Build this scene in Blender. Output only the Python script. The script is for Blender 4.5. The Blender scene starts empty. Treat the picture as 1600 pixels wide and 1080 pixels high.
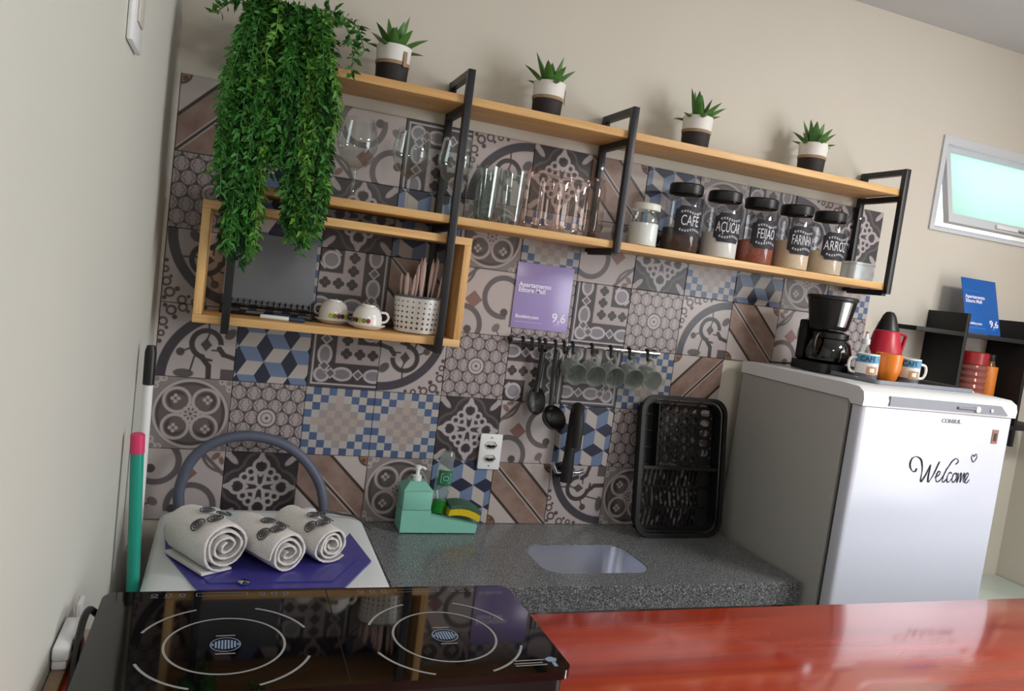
import bpy, bmesh, math, random
from mathutils import Vector, Matrix
S = bpy.context.scene
COL = S.collection
rnd = random.Random(7)
PI = math.pi

# ------------------------------------------------------------------ camera
cam_d = bpy.data.cameras.new('camera'); cam = bpy.data.objects.new('camera', cam_d); COL.objects.link(cam)
yaw, pitch, roll = 0.358689, -0.082191, 0.129174
F = Vector((math.sin(yaw)*math.cos(pitch), math.cos(yaw)*math.cos(pitch), math.sin(pitch)))
R0 = Vector((math.cos(yaw), -math.sin(yaw), 0)); U0 = R0.cross(F)
RR = R0*math.cos(roll) + U0*math.sin(roll); UU = U0*math.cos(roll) - R0*math.sin(roll)
cm = Matrix((RR, UU, -F)).transposed().to_4x4(); cm.translation = Vector((0.168525, -2.242004, 1.671756))
cam.matrix_world = cm
cam_d.sensor_width = 36; cam_d.lens = 36*1199.59/1600; cam_d.clip_start = 0.02
S.camera = cam

# ------------------------------------------------------------------ world, daylight, exposure
S.view_settings.view_transform = 'Standard'; S.view_settings.look = 'None'
S.view_settings.exposure = 0.14; S.view_settings.gamma = 1.0; S.view_settings.use_curve_mapping = False
W = bpy.data.worlds.new('daylight'); S.world = W; W.use_nodes = True
W.node_tree.nodes['Background'].inputs[0].default_value = (0.92, 0.97, 1.0, 1)
W.node_tree.nodes['Background'].inputs[1].default_value = 2.4

def area(name, loc, target, sx, sy, power, color):
    d = bpy.data.lights.new(name, 'AREA'); d.shape = 'RECTANGLE'; d.size = sx; d.size_y = sy
    d.energy = power; d.color = color
    o = bpy.data.objects.new(name, d); COL.objects.link(o); o.location = loc
    o.rotation_euler = (Vector(target)-Vector(loc)).to_track_quat('-Z', 'Y').to_euler()
    return o
# daylight entering through the tall window of the right wall, and the room's two ceiling lamps
area('window_daylight', (3.36, -2.3, 1.65), (0, -1.5, 1.45), 1.5, 1.5, 34, (0.95, 0.98, 1.0))
area('ceiling_lamp_light', (2.75, -1.75, 2.755), (2.4, -1.45, 0.8), 0.5, 0.5, 40, (1.0, 0.97, 0.93))
area('ceiling_lamp_light', (1.0, -3.3, 2.755), (1.0, -2.6, 0.8), 0.5, 0.5, 22, (1.0, 0.97, 0.93))

# ------------------------------------------------------------------ materials
def lin(c):
    return tuple(((v/255)/12.92 if v/255 <= 0.04045 else ((v/255+0.055)/1.055)**2.4) for v in c) + (1.0,)
NT = None
class E:
    def __init__(s, sock): s.s = sock
    def __add__(a, b): return m_('ADD', a, b)
    __radd__ = __add__
    def __sub__(a, b): return m_('SUBTRACT', a, b)
    def __rsub__(a, b): return m_('SUBTRACT', b, a)
    def __mul__(a, b): return m_('MULTIPLY', a, b)
    __rmul__ = __mul__
    def __truediv__(a, b): return m_('DIVIDE', a, b)
    def __neg__(a): return m_('MULTIPLY', a, -1.0)
def m_(op, *a, clamp=False):
    n = NT.nodes.new('ShaderNodeMath'); n.operation = op; n.use_clamp = clamp
    for i, v in enumerate(a):
        if isinstance(v, E): NT.links.new(v.s, n.inputs[i])
        else: n.inputs[i].default_value = v
    return E(n.outputs[0])
def ab(a): return m_('ABSOLUTE', a)
def mn(*a):
    r = a[0]
    for b in a[1:]: r = m_('MINIMUM', r, b)
    return r
def mx(*a):
    r = a[0]
    for b in a[1:]: r = m_('MAXIMUM', r, b)
    return r
def ln(x, y): return m_('SQRT', m_('MULTIPLY_ADD', x, x, y*y))
def circ(x, y, cx, cy, r): return ln(x-cx, y-cy)-r
def ring(x, y, cx, cy, r, w): return ab(circ(x, y, cx, cy, r))-w
def ell(x, y, cx, cy, a, b, ang=0.0):
    dx, dy = x-cx, y-cy
    if ang: dx, dy = dx*math.cos(ang)+dy*math.sin(ang), dy*math.cos(ang)-dx*math.sin(ang)
    return (ln(dx*(1/a), dy*(1/b))-1.0)*min(a, b)
def seg(x, y, ax, ay, bx, by, w):
    L2 = (bx-ax)**2+(by-ay)**2
    t = m_('ADD', (x-ax)*((bx-ax)/L2), (y-ay)*((by-ay)/L2), clamp=True)
    return ln(x-ax-t*(bx-ax), y-ay-t*(by-ay))-w
def box2(x, y, cx, cy, hx, hy): return mx(ab(x-cx)-hx, ab(y-cy)-hy)
def msk(d, aa=0.014): return m_('MULTIPLY_ADD', d, -1/aa, 0.5, clamp=True)
class Paint:
    def __init__(s, c): s.c = lin(c)
    def put(s, c, d, aa=0.014, k=1.0):
        m = msk(d, aa) if k == 1.0 else msk(d, aa)*k
        s.mixm(c, m); return s
    def mixm(s, c, m):
        n = NT.nodes.new('ShaderNodeMix'); n.data_type = 'RGBA'
        NT.links.new(m.s, n.inputs[0])
        if isinstance(s.c, tuple): n.inputs[6].default_value = s.c
        else: NT.links.new(s.c, n.inputs[6])
        n.inputs[7].default_value = lin(c); s.c = n.outputs[2]; return s
MATS = {}
def newmat(name):
    global NT
    m = bpy.data.materials.new(name); m.use_nodes = True; NT = m.node_tree; MATS[name] = m
    return m, NT.nodes['Principled BSDF']
def mat(name, c, rough=0.5, metal=0.0, var=0.06, scale=30.0, bump=0.0, coat=0.0, trans=0.0, spec=0.5):
    m, b = newmat(name)
    tc = NT.nodes.new('ShaderNodeTexCoord'); nz = NT.nodes.new('ShaderNodeTexNoise')
    nz.inputs['Scale'].default_value = scale; nz.inputs['Detail'].default_value = 3
    NT.links.new(tc.outputs['Object'], nz.inputs['Vector'])
    P = Paint(c); P.mixm(tuple(max(0, v*(1-2*var)) for v in c), m_('MULTIPLY', E(nz.outputs[0]), 0.8))
    NT.links.new(P.c, b.inputs['Base Color'])
    b.inputs['Roughness'].default_value = rough; b.inputs['Metallic'].default_value = metal
    b.inputs['Coat Weight'].default_value = coat; b.inputs['Transmission Weight'].default_value = trans
    b.inputs['Specular IOR Level'].default_value = spec
    if bump:
        bp = NT.nodes.new('ShaderNodeBump'); bp.inputs['Strength'].default_value = bump; bp.inputs['Distance'].default_value = 0.002
        NT.links.new(nz.outputs[0], bp.inputs['Height']); NT.links.new(bp.outputs[0], b.inputs['Normal'])
    return m
def wood(name, c1, c2, rough, axis='X', coat=0.0, freq=1.0):
    m, b = newmat(name)
    tc = NT.nodes.new('ShaderNodeTexCoord'); mp = NT.nodes.new('ShaderNodeMapping')
    sc = {'X': (1.5, 28, 28), 'Z': (28, 28, 1.5), 'Y': (28, 1.5, 28)}[axis]
    mp.inputs['Scale'].default_value = tuple(v*freq for v in sc)
    nz = NT.nodes.new('ShaderNodeTexNoise'); nz.inputs['Scale'].default_value = 1.6; nz.inputs['Detail'].default_value = 5; nz.inputs['Distortion'].default_value = 0.6
    NT.links.new(tc.outputs['Object'], mp.inputs[0]); NT.links.new(mp.outputs[0], nz.inputs['Vector'])
    P = Paint(c1); P.mixm(c2, m_('MULTIPLY_ADD', E(nz.outputs[0]), 3.2, -1.15, clamp=True))
    NT.links.new(P.c, b.inputs['Base Color']); b.inputs['Roughness'].default_value = rough
    b.inputs['Coat Weight'].default_value = coat; b.inputs['Coat Roughness'].default_value = 0.1; b.inputs['Coat IOR'].default_value = 1.8
    return m
def thin_glass(name, tint, gloss=0.05, edge=0.35, rim=(235, 240, 240), haze=0.0, amt=0.75):
    m, b = newmat(name)
    out = NT.nodes['Material Output']
    tr = NT.nodes.new('ShaderNodeBsdfTransparent'); tr.inputs[0].default_value = lin(tint)
    gl = NT.nodes.new('ShaderNodeBsdfGlossy'); gl.inputs['Roughness'].default_value = gloss; gl.inputs[0].default_value = lin(rim)
    lw = NT.nodes.new('ShaderNodeLayerWeight'); lw.inputs[0].default_value = edge
    fac = m_('MULTIPLY_ADD', m_('POWER', E(lw.outputs['Facing']), 1.6), amt, 0.05, clamp=True)
    mxn = NT.nodes.new('ShaderNodeMixShader'); NT.links.new(fac.s, mxn.inputs[0])
    NT.links.new(tr.outputs[0], mxn.inputs[1]); NT.links.new(gl.outputs[0], mxn.inputs[2])
    if haze:
        df = NT.nodes.new('ShaderNodeBsdfDiffuse'); df.inputs[0].default_value = lin(rim)
        m2 = NT.nodes.new('ShaderNodeMixShader'); m2.inputs[0].default_value = haze
        NT.links.new(mxn.outputs[0], m2.inputs[1]); NT.links.new(df.outputs[0], m2.inputs[2]); mxn = m2
    NT.links.new(mxn.outputs[0], out.inputs[0])
    return m
mat('wall_paint', (210, 204, 192), 0.75, var=0.02, scale=3)
mat('wall_paint_left', (205, 205, 197), 0.6, var=0.02, scale=3)
mat('ceiling_paint', (206, 208, 211), 0.8, var=0.02, scale=3)
mat('floor_ceramic', (190, 186, 178), 0.3)
mat('grout', (96, 90, 88), 0.9)
mat('trim_white', (205, 200, 190), 0.4, var=0.02)
wood('pine', (228, 188, 128), (206, 156, 94), 0.45)
wood('pine_side', (228, 186, 124), (200, 140, 76), 0.45, 'Z')
wood('red_wood', (204, 66, 28), (160, 42, 18), 0.25, coat=1.0, freq=0.45)
mat('black_steel', (26, 27, 32), 0.38, var=0.05)
mat('black_plastic', (13, 13, 15), 0.4, var=0.05)
mat('black_matte', (20, 20, 21), 0.65, var=0.05)
mat('black_board', (15, 14, 15), 0.6, var=0.05)
mat('black_glass', (6, 6, 8), 0.04, var=0.0, coat=0.3)
mat('print_grey', (150, 150, 150), 0.5, var=0.02)
mat('print_blue', (130, 150, 180), 0.5, var=0.02)
mat('white_plastic', (232, 234, 236), 0.3, var=0.01)
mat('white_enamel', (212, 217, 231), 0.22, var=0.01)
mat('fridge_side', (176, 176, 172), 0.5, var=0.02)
mat('panel_grey', (128, 132, 142), 0.4, metal=0.0, var=0.02)
mat('gasket', (70, 69, 66), 0.6)
mat('ceramic_white', (236, 234, 230), 0.18, var=0.01)
mat('pot_white', (232, 230, 226), 0.55, var=0.02)
mat('pot_dark', (42, 34, 34), 0.7)
mat('twine', (176, 148, 120), 0.9, scale=200, var=0.15)
mat('soil', (40, 30, 22), 0.95)
mat('leaf_aloe', (86, 142, 62), 0.45, var=0.22, scale=40)
mat('leaf_tip', (120, 150, 70), 0.5)
mat('fern_light', (112, 172, 66), 0.6, var=0.2, scale=12)
mat('fern_mid', (66, 138, 50), 0.6, var=0.2, scale=12)
mat('fern_dark', (34, 88, 36), 0.6, var=0.2, scale=12)
mat('fern_stem', (70, 96, 40), 0.7)
mat('steel', (190, 192, 198), 0.22, metal=1.0, var=0.02)
mat('steel_brushed', (222, 224, 232), 0.3, metal=1.0, var=0.01, scale=60)
mat('chrome', (215, 216, 220), 0.08, metal=1.0, var=0.0)
thin_glass('glass', (246, 249, 248), edge=0.42)
thin_glass('glass_rose', (250, 244, 241), rim=(246, 228, 222), edge=0.3, amt=0.42)
thin_glass('glass_jar', (240, 241, 243), edge=0.2, amt=0.5)
thin_glass('glass_smoke', (70, 76, 82), gloss=0.2, edge=0.25, rim=(150, 154, 160), haze=0.45)
thin_glass('glass_frost', (205, 212, 205), gloss=0.2, edge=0.4, haze=0.16)
thin_glass('plastic_clear', (222, 224, 224), gloss=0.15, edge=0.4, haze=0.3)
thin_glass('glass_carafe', (120, 118, 116), gloss=0.04, edge=0.35)
thin_glass('glass_bottle', (236, 244, 239), edge=0.35, haze=0.12)
mat('lid_black', (24, 22, 28), 0.35)
mat('chalk_black', (24, 24, 34), 0.6, var=0.05)
mat('chalk_white', (215, 215, 222), 0.7, var=0.02)
mat('coffee_grounds', (84, 56, 48), 0.95, var=0.3, scale=300, bump=0.6)
mat('sugar', (250, 247, 240), 0.9, var=0.05, scale=300)
mat('beans', (186, 88, 58), 0.6, var=0.4, scale=110, bump=0.8)
mat('flour', (244, 222, 190), 0.95, var=0.08, scale=200)
mat('rice', (244, 224, 196), 0.85, var=0.15, scale=260, bump=0.5)
mat('salt', (252, 253, 253), 0.9, var=0.02)
mat('lid_cream', (226, 228, 218), 0.35, var=0.02)
mat('teal_plastic', (132, 198, 180), 0.42, var=0.03)
mat('teal_lid', (122, 188, 170), 0.42, var=0.03)
mat('label_green', (36, 110, 74), 0.5, var=0.15, scale=60)
mat('cap_green', (16, 120, 30), 0.35, var=0.1)
mat('sponge_yellow', (228, 196, 20), 0.9, scale=150, var=0.12, bump=0.6)
mat('sponge_green', (70, 110, 86), 0.95, scale=250, var=0.2, bump=0.6)
mat('washer_white', (222, 226, 228), 0.35, var=0.01)
mat('lid_blue', (66, 62, 150), 0.3, var=0.06, scale=6)
mat('towel', (242, 238, 235), 0.95, var=0.08, scale=220, bump=0.9)
mat('towel_print', (86, 84, 88), 0.95, var=0.1)
mat('dial_teal', (50, 120, 125), 0.5)
mat('hose_grey', (92, 98, 116), 0.5, var=0.08)
mat('broom_green', (34, 160, 140), 0.35, var=0.04)
mat('broom_pink', (222, 62, 112), 0.4, var=0.03)
mat('thermos_red', (190, 26, 52), 0.35, var=0.04)
mat('cup_orange', (232, 128, 36), 0.3, var=0.03)
mat('mug_blue', (86, 160, 196), 0.4, var=0.05)
mat('mug_navy', (40, 62, 96), 0.5)
mat('mug_tan', (204, 156, 112), 0.5, var=0.15, scale=60)
mat('mug_grey', (110, 112, 124), 0.5, var=0.2, scale=60)
mat('jar_red', (170, 40, 46), 0.3, var=0.1)
thin_glass('glass_redjar', (200, 120, 112), edge=0.4, rim=(225, 150, 140), haze=0.3)
mat('jar_red_content', (150, 62, 56), 0.7, var=0.2, scale=80)
mat('bottle_orange', (224, 130, 40), 0.4, var=0.05)
thin_glass('glass_amber', (190, 140, 70), edge=0.4, rim=(220, 170, 110), haze=0.2)
mat('card_glare_lilac', (166, 150, 206), 0.25, var=0.04, scale=8)  # window glare on the blue card, put into its base colour as lilac
mat('card_blue', (14, 92, 176), 0.3, var=0.03)
mat('card_white', (236, 236, 248), 0.5, var=0.0)
mat('card_pale', (190, 178, 226), 0.5, var=0.0)
mat('card_paleblue', (70, 140, 214), 0.5, var=0.0)
mat('sticker_brown', (176, 120, 92), 0.5, var=0.25, scale=90)
mat('ink', (40, 40, 52), 0.6, var=0.0)
mat('logo_grey', (128, 130, 138), 0.4, var=0.0)
mat('cutlery_pink', (232, 205, 198), 0.3, var=0.06)
mat('holder_rim', (96, 100, 108), 0.4)
mat('dot_grey', (62, 72, 78), 0.6)
mat('fruit_yellow', (214, 200, 40), 0.4)
mat('fruit_green', (120, 140, 60), 0.4)
mat('fruit_red', (150, 50, 50), 0.4)
mat('table_white', (214, 226, 220), 0.2, var=0.01)
mat('bottle_cap_red', (180, 50, 60), 0.4)
mat('window_alu', (206, 210, 216), 0.35, var=0.01)
mat('cable_black', (14, 14, 14), 0.5)
mat('lamp_diffuser', (240, 240, 235), 0.5)
# granite
m, b = newmat('granite')
tc = NT.nodes.new('ShaderNodeTexCoord')
n1 = NT.nodes.new('ShaderNodeTexNoise'); n1.inputs['Scale'].default_value = 260; n1.inputs['Detail'].default_value = 2
n2 = NT.nodes.new('ShaderNodeTexNoise'); n2.inputs['Scale'].default_value = 40; n2.inputs['Detail'].default_value = 4
for n in (n1, n2): NT.links.new(tc.outputs['Object'], n.inputs['Vector'])
P = Paint((104, 106, 108)); P.mixm((178, 180, 182), m_('MULTIPLY_ADD', E(n1.outputs[0]), 9.0, -5.0, clamp=True))
P.mixm((26, 27, 30), m_('MULTIPLY_ADD', E(n1.outputs[0]), -9.0, 3.9, clamp=True))
P.mixm((84, 86, 88), m_('MULTIPLY_ADD', E(n2.outputs[0]), 4.0, -1.9, clamp=True)*0.5)
NT.links.new(P.c, b.inputs['Base Color']); b.inputs['Roughness'].default_value = 0.22
# frosted green window glass
m, b = newmat('glass_green')
out = NT.nodes['Material Output']
tl = NT.nodes.new('ShaderNodeBsdfTranslucent'); tl.inputs[0].default_value = lin((214, 236, 227))
gl = NT.nodes.new('ShaderNodeBsdfGlossy'); gl.inputs['Roughness'].default_value = 0.15
mxn = NT.nodes.new('ShaderNodeMixShader'); mxn.inputs[0].default_value = 0.06
NT.links.new(tl.outputs[0], mxn.inputs[1]); NT.links.new(gl.outputs[0], mxn.inputs[2]); NT.links.new(mxn.outputs[0], out.inputs[0])

# ---- printed ceramic tiles: nine patterns drawn with math nodes in the tile's own UV square
CREAM, DARK, GREY = (186, 176, 173), (66, 60, 62), (112, 105, 104)
def tile_mat(name, fn):
    m, b = newmat(name)
    uv = NT.nodes.new('ShaderNodeUVMap'); sp = NT.nodes.new('ShaderNodeSeparateXYZ'); NT.links.new(uv.outputs[0], sp.inputs[0])
    x = E(sp.outputs[0])-0.5; y = E(sp.outputs[1])-0.5
    P = fn(x, y)
    P.mixm((120, 112, 108), msk(0.497-mx(ab(x), ab(y)), 0.006)*0.6)
    ad = NT.nodes.new('ShaderNodeMix'); ad.data_type = 'RGBA'; ad.blend_type = 'MULTIPLY'; ad.inputs[0].default_value = 1.0
    NT.links.new(P.c, ad.inputs[6]); ad.inputs[7].default_value = (0.74, 0.72, 0.76, 1)      # glaze tone
    NT.links.new(ad.outputs[2], b.inputs['Base Color']); b.inputs['Roughness'].default_value = 0.38
def p_diag(x, y):
    d = (x+y)*0.7071; e = (x-y)*0.7071
    nz = NT.nodes.new('ShaderNodeTexNoise'); nz.inputs['Scale'].default_value = 4
    uv = [n for n in NT.nodes if n.type == 'UVMAP'][0]; NT.links.new(uv.outputs[0], nz.inputs[0])
    P = Paint((164, 140, 126)); P.mixm((140, 114, 98), m_('MULTIPLY_ADD', E(nz.outputs[0]), 3.0, -1.1, clamp=True))
    P.put((206, 196, 188), 0.345-ab(d))
    P.put((60, 48, 44), ab(ab(d)-0.325)-0.02)
    P.put((200, 186, 176), ab(d)-0.036).put((58, 46, 42), ab(d)-0.017)
    P.put((150, 122, 104), circ(ab(d), ab(e), 0.72, 0.0, 0.13)).put((96, 66, 54), ring(ab(d), ab(e), 0.72, 0.0, 0.14, 0.014)).put((110, 76, 60), circ(ab(d), ab(e), 0.62, 0.0, 0.035))
    return P
def p_hex(x, y):
    s = 0.2; h = s*1.732
    fx = ab(m_('PINGPONG', x+3*s, s/2)); fy = ab(m_('PINGPONG', y+3*h, h/2))
    gx, gy = s/2-fx, h/2-fy
    pick = m_('LESS_THAN', ln(gx, gy), ln(fx, fy)); qx = fx+(gx-fx)*pick; qy = fy+(gy-fy)*pick
    d = ln(qx, qy); star = d-(m_('COSINE', m_('ARCTAN2', qy, qx)*6.0)*0.17+1.0)*(0.31*s)
    P = Paint((92, 85, 84)); P.put(CREAM, d-0.455*s).put((112, 104, 102), ab(star)-0.007)
    P.put(CREAM, ln(s/2-fx, fy-h/3)-0.026).put(CREAM, ln(fx, h/6-fy)-0.026)
    P.put((88, 82, 82), circ(x, y, 0, 0, 0.145)).put((204, 195, 190), circ(x, y, 0, 0, 0.122)).put((110, 103, 102), ring(x, y, 0, 0, 0.075, 0.007)).put((96, 90, 90), circ(x, y, 0, 0, 0.022))
    return P
def p_arc(x, y):
    P = Paint((200, 191, 187)); ink = (64, 58, 60)
    rr = ln(x-0.5, y+0.5)
    # scrollwork outside the ring
    for cx, cy, r, w in ((-0.36, 0.40, 0.055, 0.016), (-0.45, 0.24, 0.05, 0.014), (-0.22, 0.45, 0.05, 0.014), (-0.46, 0.08, 0.035, 0.013), (-0.06, 0.475, 0.035, 0.013)):
        P.put((92, 78, 74), ring(x, y, cx, cy, r, w))
    for cx, cy, r in ((-0.44, 0.46, 0.03), (-0.31, 0.31, 0.034), (-0.47, -0.03, 0.03), (0.06, 0.47, 0.026), (-0.40, 0.16, 0.024), (-0.15, 0.40, 0.024)):
        P.put((86, 72, 70), circ(x, y, cx, cy, r))
    P.put((70, 66, 74), ab(rr-0.925)-0.065)
    # scroll inside
    cut = mx(ring(x, y, 0.12, -0.02, 0.185, 0.036), -box2(x, y, 0.27, -0.22, 0.16, 0.20))
    P.put(ink, cut)
    P.put(ink, seg(x, y, 0.29, -0.07, 0.35, -0.15, 0.036)).put(ink, seg(x, y, 0.35, -0.15, 0.52, -0.2, 0.032))
    P.put(ink, seg(x, y, 0.07, -0.20, 0.17, -0.32, 0.036)).put(ink, seg(x, y, 0.17, -0.32, 0.18, -0.5, 0.036))
    P.put(ink, seg(x, y, 0.07, -0.22, 0.2, -0.24, 0.018))
    P.put((84, 74, 72), ab(x-0.12)+ab(y+0.03)*0.8-0.075).put(ink, seg(x, y, 0.12, 0.03, 0.15, 0.13, 0.012))
    P.put((84, 74, 72), circ(x, y, -0.20, -0.15, 0.055)).put(ink, seg(x, y, -0.16, -0.13, -0.06, -0.08, 0.012))
    P.put((96, 92, 90), ell(x, y, -0.14, -0.44, 0.13, 0.06)).put(ink, seg(x, y, -0.02, -0.2, -0.06, -0.4, 0.012))
    P.put(ink, seg(x, y, 0.14, 0.17, 0.13, 0.30, 0.012)).put(ink, seg(x, y, 0.3, -0.1, 0.2, -0.1, 0.012))
    P.put((96, 88, 88), box2(x, y, 0.5, -0.5, 0.17, 0.15)).put((98, 90, 90), ell(x, y, 0.42, 0.14, 0.09, 0.06, 0.8))
    return P
def p_cube(x, y):
    a = 0.1925*1.5; w = a*1.732/1.0; hh = a*3.0
    w, hh = 0.4, 0.4*1.732
    def fold(v, per): return v-m_('FLOOR', v*(1/per)+0.5)*per
    x1, y1 = fold(x, w), fold(y, hh); x2, y2 = fold(x-w/2, w), fold(y-hh/2, hh)
    pick = m_('LESS_THAN', ln(x2, y2), ln(x1, y1))
    qx = x1+(x2-x1)*pick; qy = y1+(y2-y1)*pick
    P = Paint((206, 199, 190))
    P.put((120, 142, 176), mx(-qx, qy-qx*0.577), 0.008)
    P.put((44, 50, 74), ab(qx)*0.577-qy, 0.008)
    return P
def p_frame(x, y):
    t = mx(x, y); q = mn(x, y)          # symmetric about the diagonal: q crosses the band, t runs along it
    P = Paint((78, 73, 78))
    P.put((208, 204, 204), ab(q+0.445)-0.011)
    P.put((66, 60, 62), mx(-0.42-q, q+0.14))
    for c in (-0.02, 0.44):
        P.put((206, 198, 196), mx(ell(t, q, c, -0.29, 0.15, 0.105), -9.0)).put((140, 136, 142), ell(t, q, c, -0.29, 0.115, 0.07))
    P.put((206, 198, 196), circ(t, q, -0.31, -0.31, 0.115)).put((140, 136, 142), circ(t, q, -0.31, -0.31, 0.078))
    for c in (0.21, -0.185):
        P.put((206, 198, 196), ab(t-c)+ab(q+0.285)-0.085).put((112, 106, 108), ab(t-c)+ab(q+0.285)-0.058)
    P.put(CREAM, mx(-0.13-q, q-0.16))
    for c in (0.015, 0.21, 0.40):
        dx, dy = ab(t-c), ab(q-0.015)
        P.put((62, 55, 56), mn(ln(dx-0.042, dy)-0.04, ln(dx, dy-0.042)-0.04))
    P.put((62, 55, 56), 0.17-q)
    P.put((204, 197, 196), mx(ring(x, y, 0.34, 0.34, 0.11, 0.02), -9.0)).put((150, 146, 152), circ(x, y, 0.34, 0.34, 0.085))
    P.put((204, 197, 196), seg(t, q, 0.42, 0.22, 0.5, 0.3, 0.014))
    return P
def p_rosette(x, y):
    ax, ay = ab(x), ab(y); lt = (196, 187, 181)
    P = Paint((108, 100, 98))
    rr = ln(x, y)
    P.put((86, 78, 78), 0.40-rr).put((150, 142, 138), 0.49-rr)
    for cx, cy, r in ((0.46, 0.46, 0.05), (0.37, 0.47, 0.03), (0.47, 0.37, 0.03)):
        P.put(lt, ring(ax, ay, cx, cy, r, 0.014))
    P.put(lt, ab(rr-0.465)-0.02)
    P.put(lt, ring(ax, ay, 0.185, 0.185, 0.165, 0.02)).put((80, 72, 72), circ(ax, ay, 0.19, 0.19, 0.118))
    P.put((112, 104, 102), circ(ax, ay, 0.16, 0.16, 0.10))
    fx, fy = ab(ax-0.205), ab(ay-0.205)
    P.put(lt, mn(ln(fx-0.04, fy)-0.025, ln(fx, fy-0.04)-0.025)).put((100, 92, 90), ln(fx, fy)-0.014)
    P.put(lt, mn(ab(ax-ay)*0.7, mn(ax, ay))-0.013+msk(0.13-rr, 0.01)*1.0)
    P.put(lt, ring(ax, ay, 0.12, 0.0, 0.03, 0.012)).put(lt, ring(ax, ay, 0.0, 0.12, 0.03, 0.012)).put((100, 92, 90), rr-0.02)
    return P
def p_check(x, y):
    n = 9.0
    i = m_('FLOOR', (x+0.5)*n); j = m_('FLOOR', (y+0.5)*n)
    par = m_('MODULO', i+j, 2.0)
    wn = NT.nodes.new('ShaderNodeTexWhiteNoise'); wn.noise_dimensions = '2D'
    cb = NT.nodes.new('ShaderNodeCombineXYZ'); NT.links.new(i.s, cb.inputs[0]); NT.links.new(j.s, cb.inputs[1]); NT.links.new(cb.outputs[0], wn.inputs[0])
    v = E(wn.outputs[0])
    P = Paint((200, 194, 184)); P.mixm((186, 186, 184), v)
    P.mixm((90, 118, 156), par); P.mixm((70, 88, 126), m_('MULTIPLY', par, v)*0.9)
    cen = m_('LESS_THAN', ab(i-4.0)+ab(j-4.0), 3.6)
    P.mixm((190, 176, 164), cen); P.mixm((164, 158, 156), m_('MULTIPLY', cen, m_('MULTIPLY', par, m_('GREATER_THAN', v, 0.45)))*0.8)
    return P
def p_ornate(x, y):
    ax, ay = ab(x), ab(y); u = mx(ax, ay); v = mn(ax, ay); lt = (196, 189, 187)
    P = Paint((58, 53, 55))
    P.put((98, 92, 92), mn(circ(u, v, 0.27, 0.0, 0.26), circ(u, v, 0.2, 0.2, 0.12))).put((66, 60, 62), mn(circ(u, v, 0.26, 0.0, 0.225), circ(u, v, 0.17, 0.17, 0.13)))
    P.put((186, 179, 176), ell(ax, ay, 0.40, 0.40, 0.105, 0.042, 0.785)).put((186, 179, 176), circ(ax, ay, 0.46, 0.46, 0.05))
    P.put(lt, ring(u, v, 0.30, 0.0, 0.10, 0.022)).put(lt, seg(u, v, 0.38, 0.05, 0.48, 0.0, 0.02)).put(lt, seg(u, v, 0.38, 0.03, 0.48, 0.0, 0.022))
    P.put(lt, seg(u, v, 0.06, 0.055, 0.24, 0.075, 0.024))
    P.put(lt, ring(u, v, 0.215, 0.135, 0.055, 0.019))
    P.put((58, 53, 55), (ab(u-0.305)+v*1.2)-0.055)
    P.put(lt, circ(u, v, 0.18, 0.0, 0.03)).put(lt, ab(u-v)*0.7-0.02+msk(0.10-u, 0.01)*1.0)
    return P
def p_scroll(x, y):
    P = Paint((204, 195, 190)); g = (112, 104, 104)
    P.put((150, 114, 104), ab(x+0.17)+ab(y-0.02)-0.14)
    P.put(g, mx(ring(x, y, 0.30, 0.10, 0.30, 0.042), -box2(x, y, 0.52, -0.20, 0.14, 0.17)))
    P.put(g, mx(ring(x, y, -0.32, -0.38, 0.29, 0.042), -9.0))
    P.put((92, 84, 84), circ(x, y, 0.34, -0.13, 0.062)).put((92, 84, 84), circ(x, y, -0.22, -0.44, 0.062))
    d = (x-y)*0.7071
    P.put((118, 106, 102), ab(d+0.47)-0.026)
    P.put(g, ring(x, y, -0.5, 0.5, 0.30, 0.02)).put((140, 112, 100), ell(x, y, -0.42, 0.38, 0.07, 0.04, -0.8)).put((140, 112, 100), ell(x, y, -0.36, 0.46, 0.06, 0.035, 0.3))
    P.put((130, 118, 114), ell(x, y, 0.24, -0.38, 0.075, 0.055, 0.9)).put(g, seg(x, y, 0.26, -0.42, 0.3, -0.5, 0.012))
    return P
for nme, fn in (('diag', p_diag), ('hex', p_hex), ('arc', p_arc), ('cube', p_cube), ('frame', p_frame), ('rosette', p_rosette), ('check', p_check), ('ornate', p_ornate), ('scroll', p_scroll)):
    tile_mat('tile_'+nme, fn)

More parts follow.
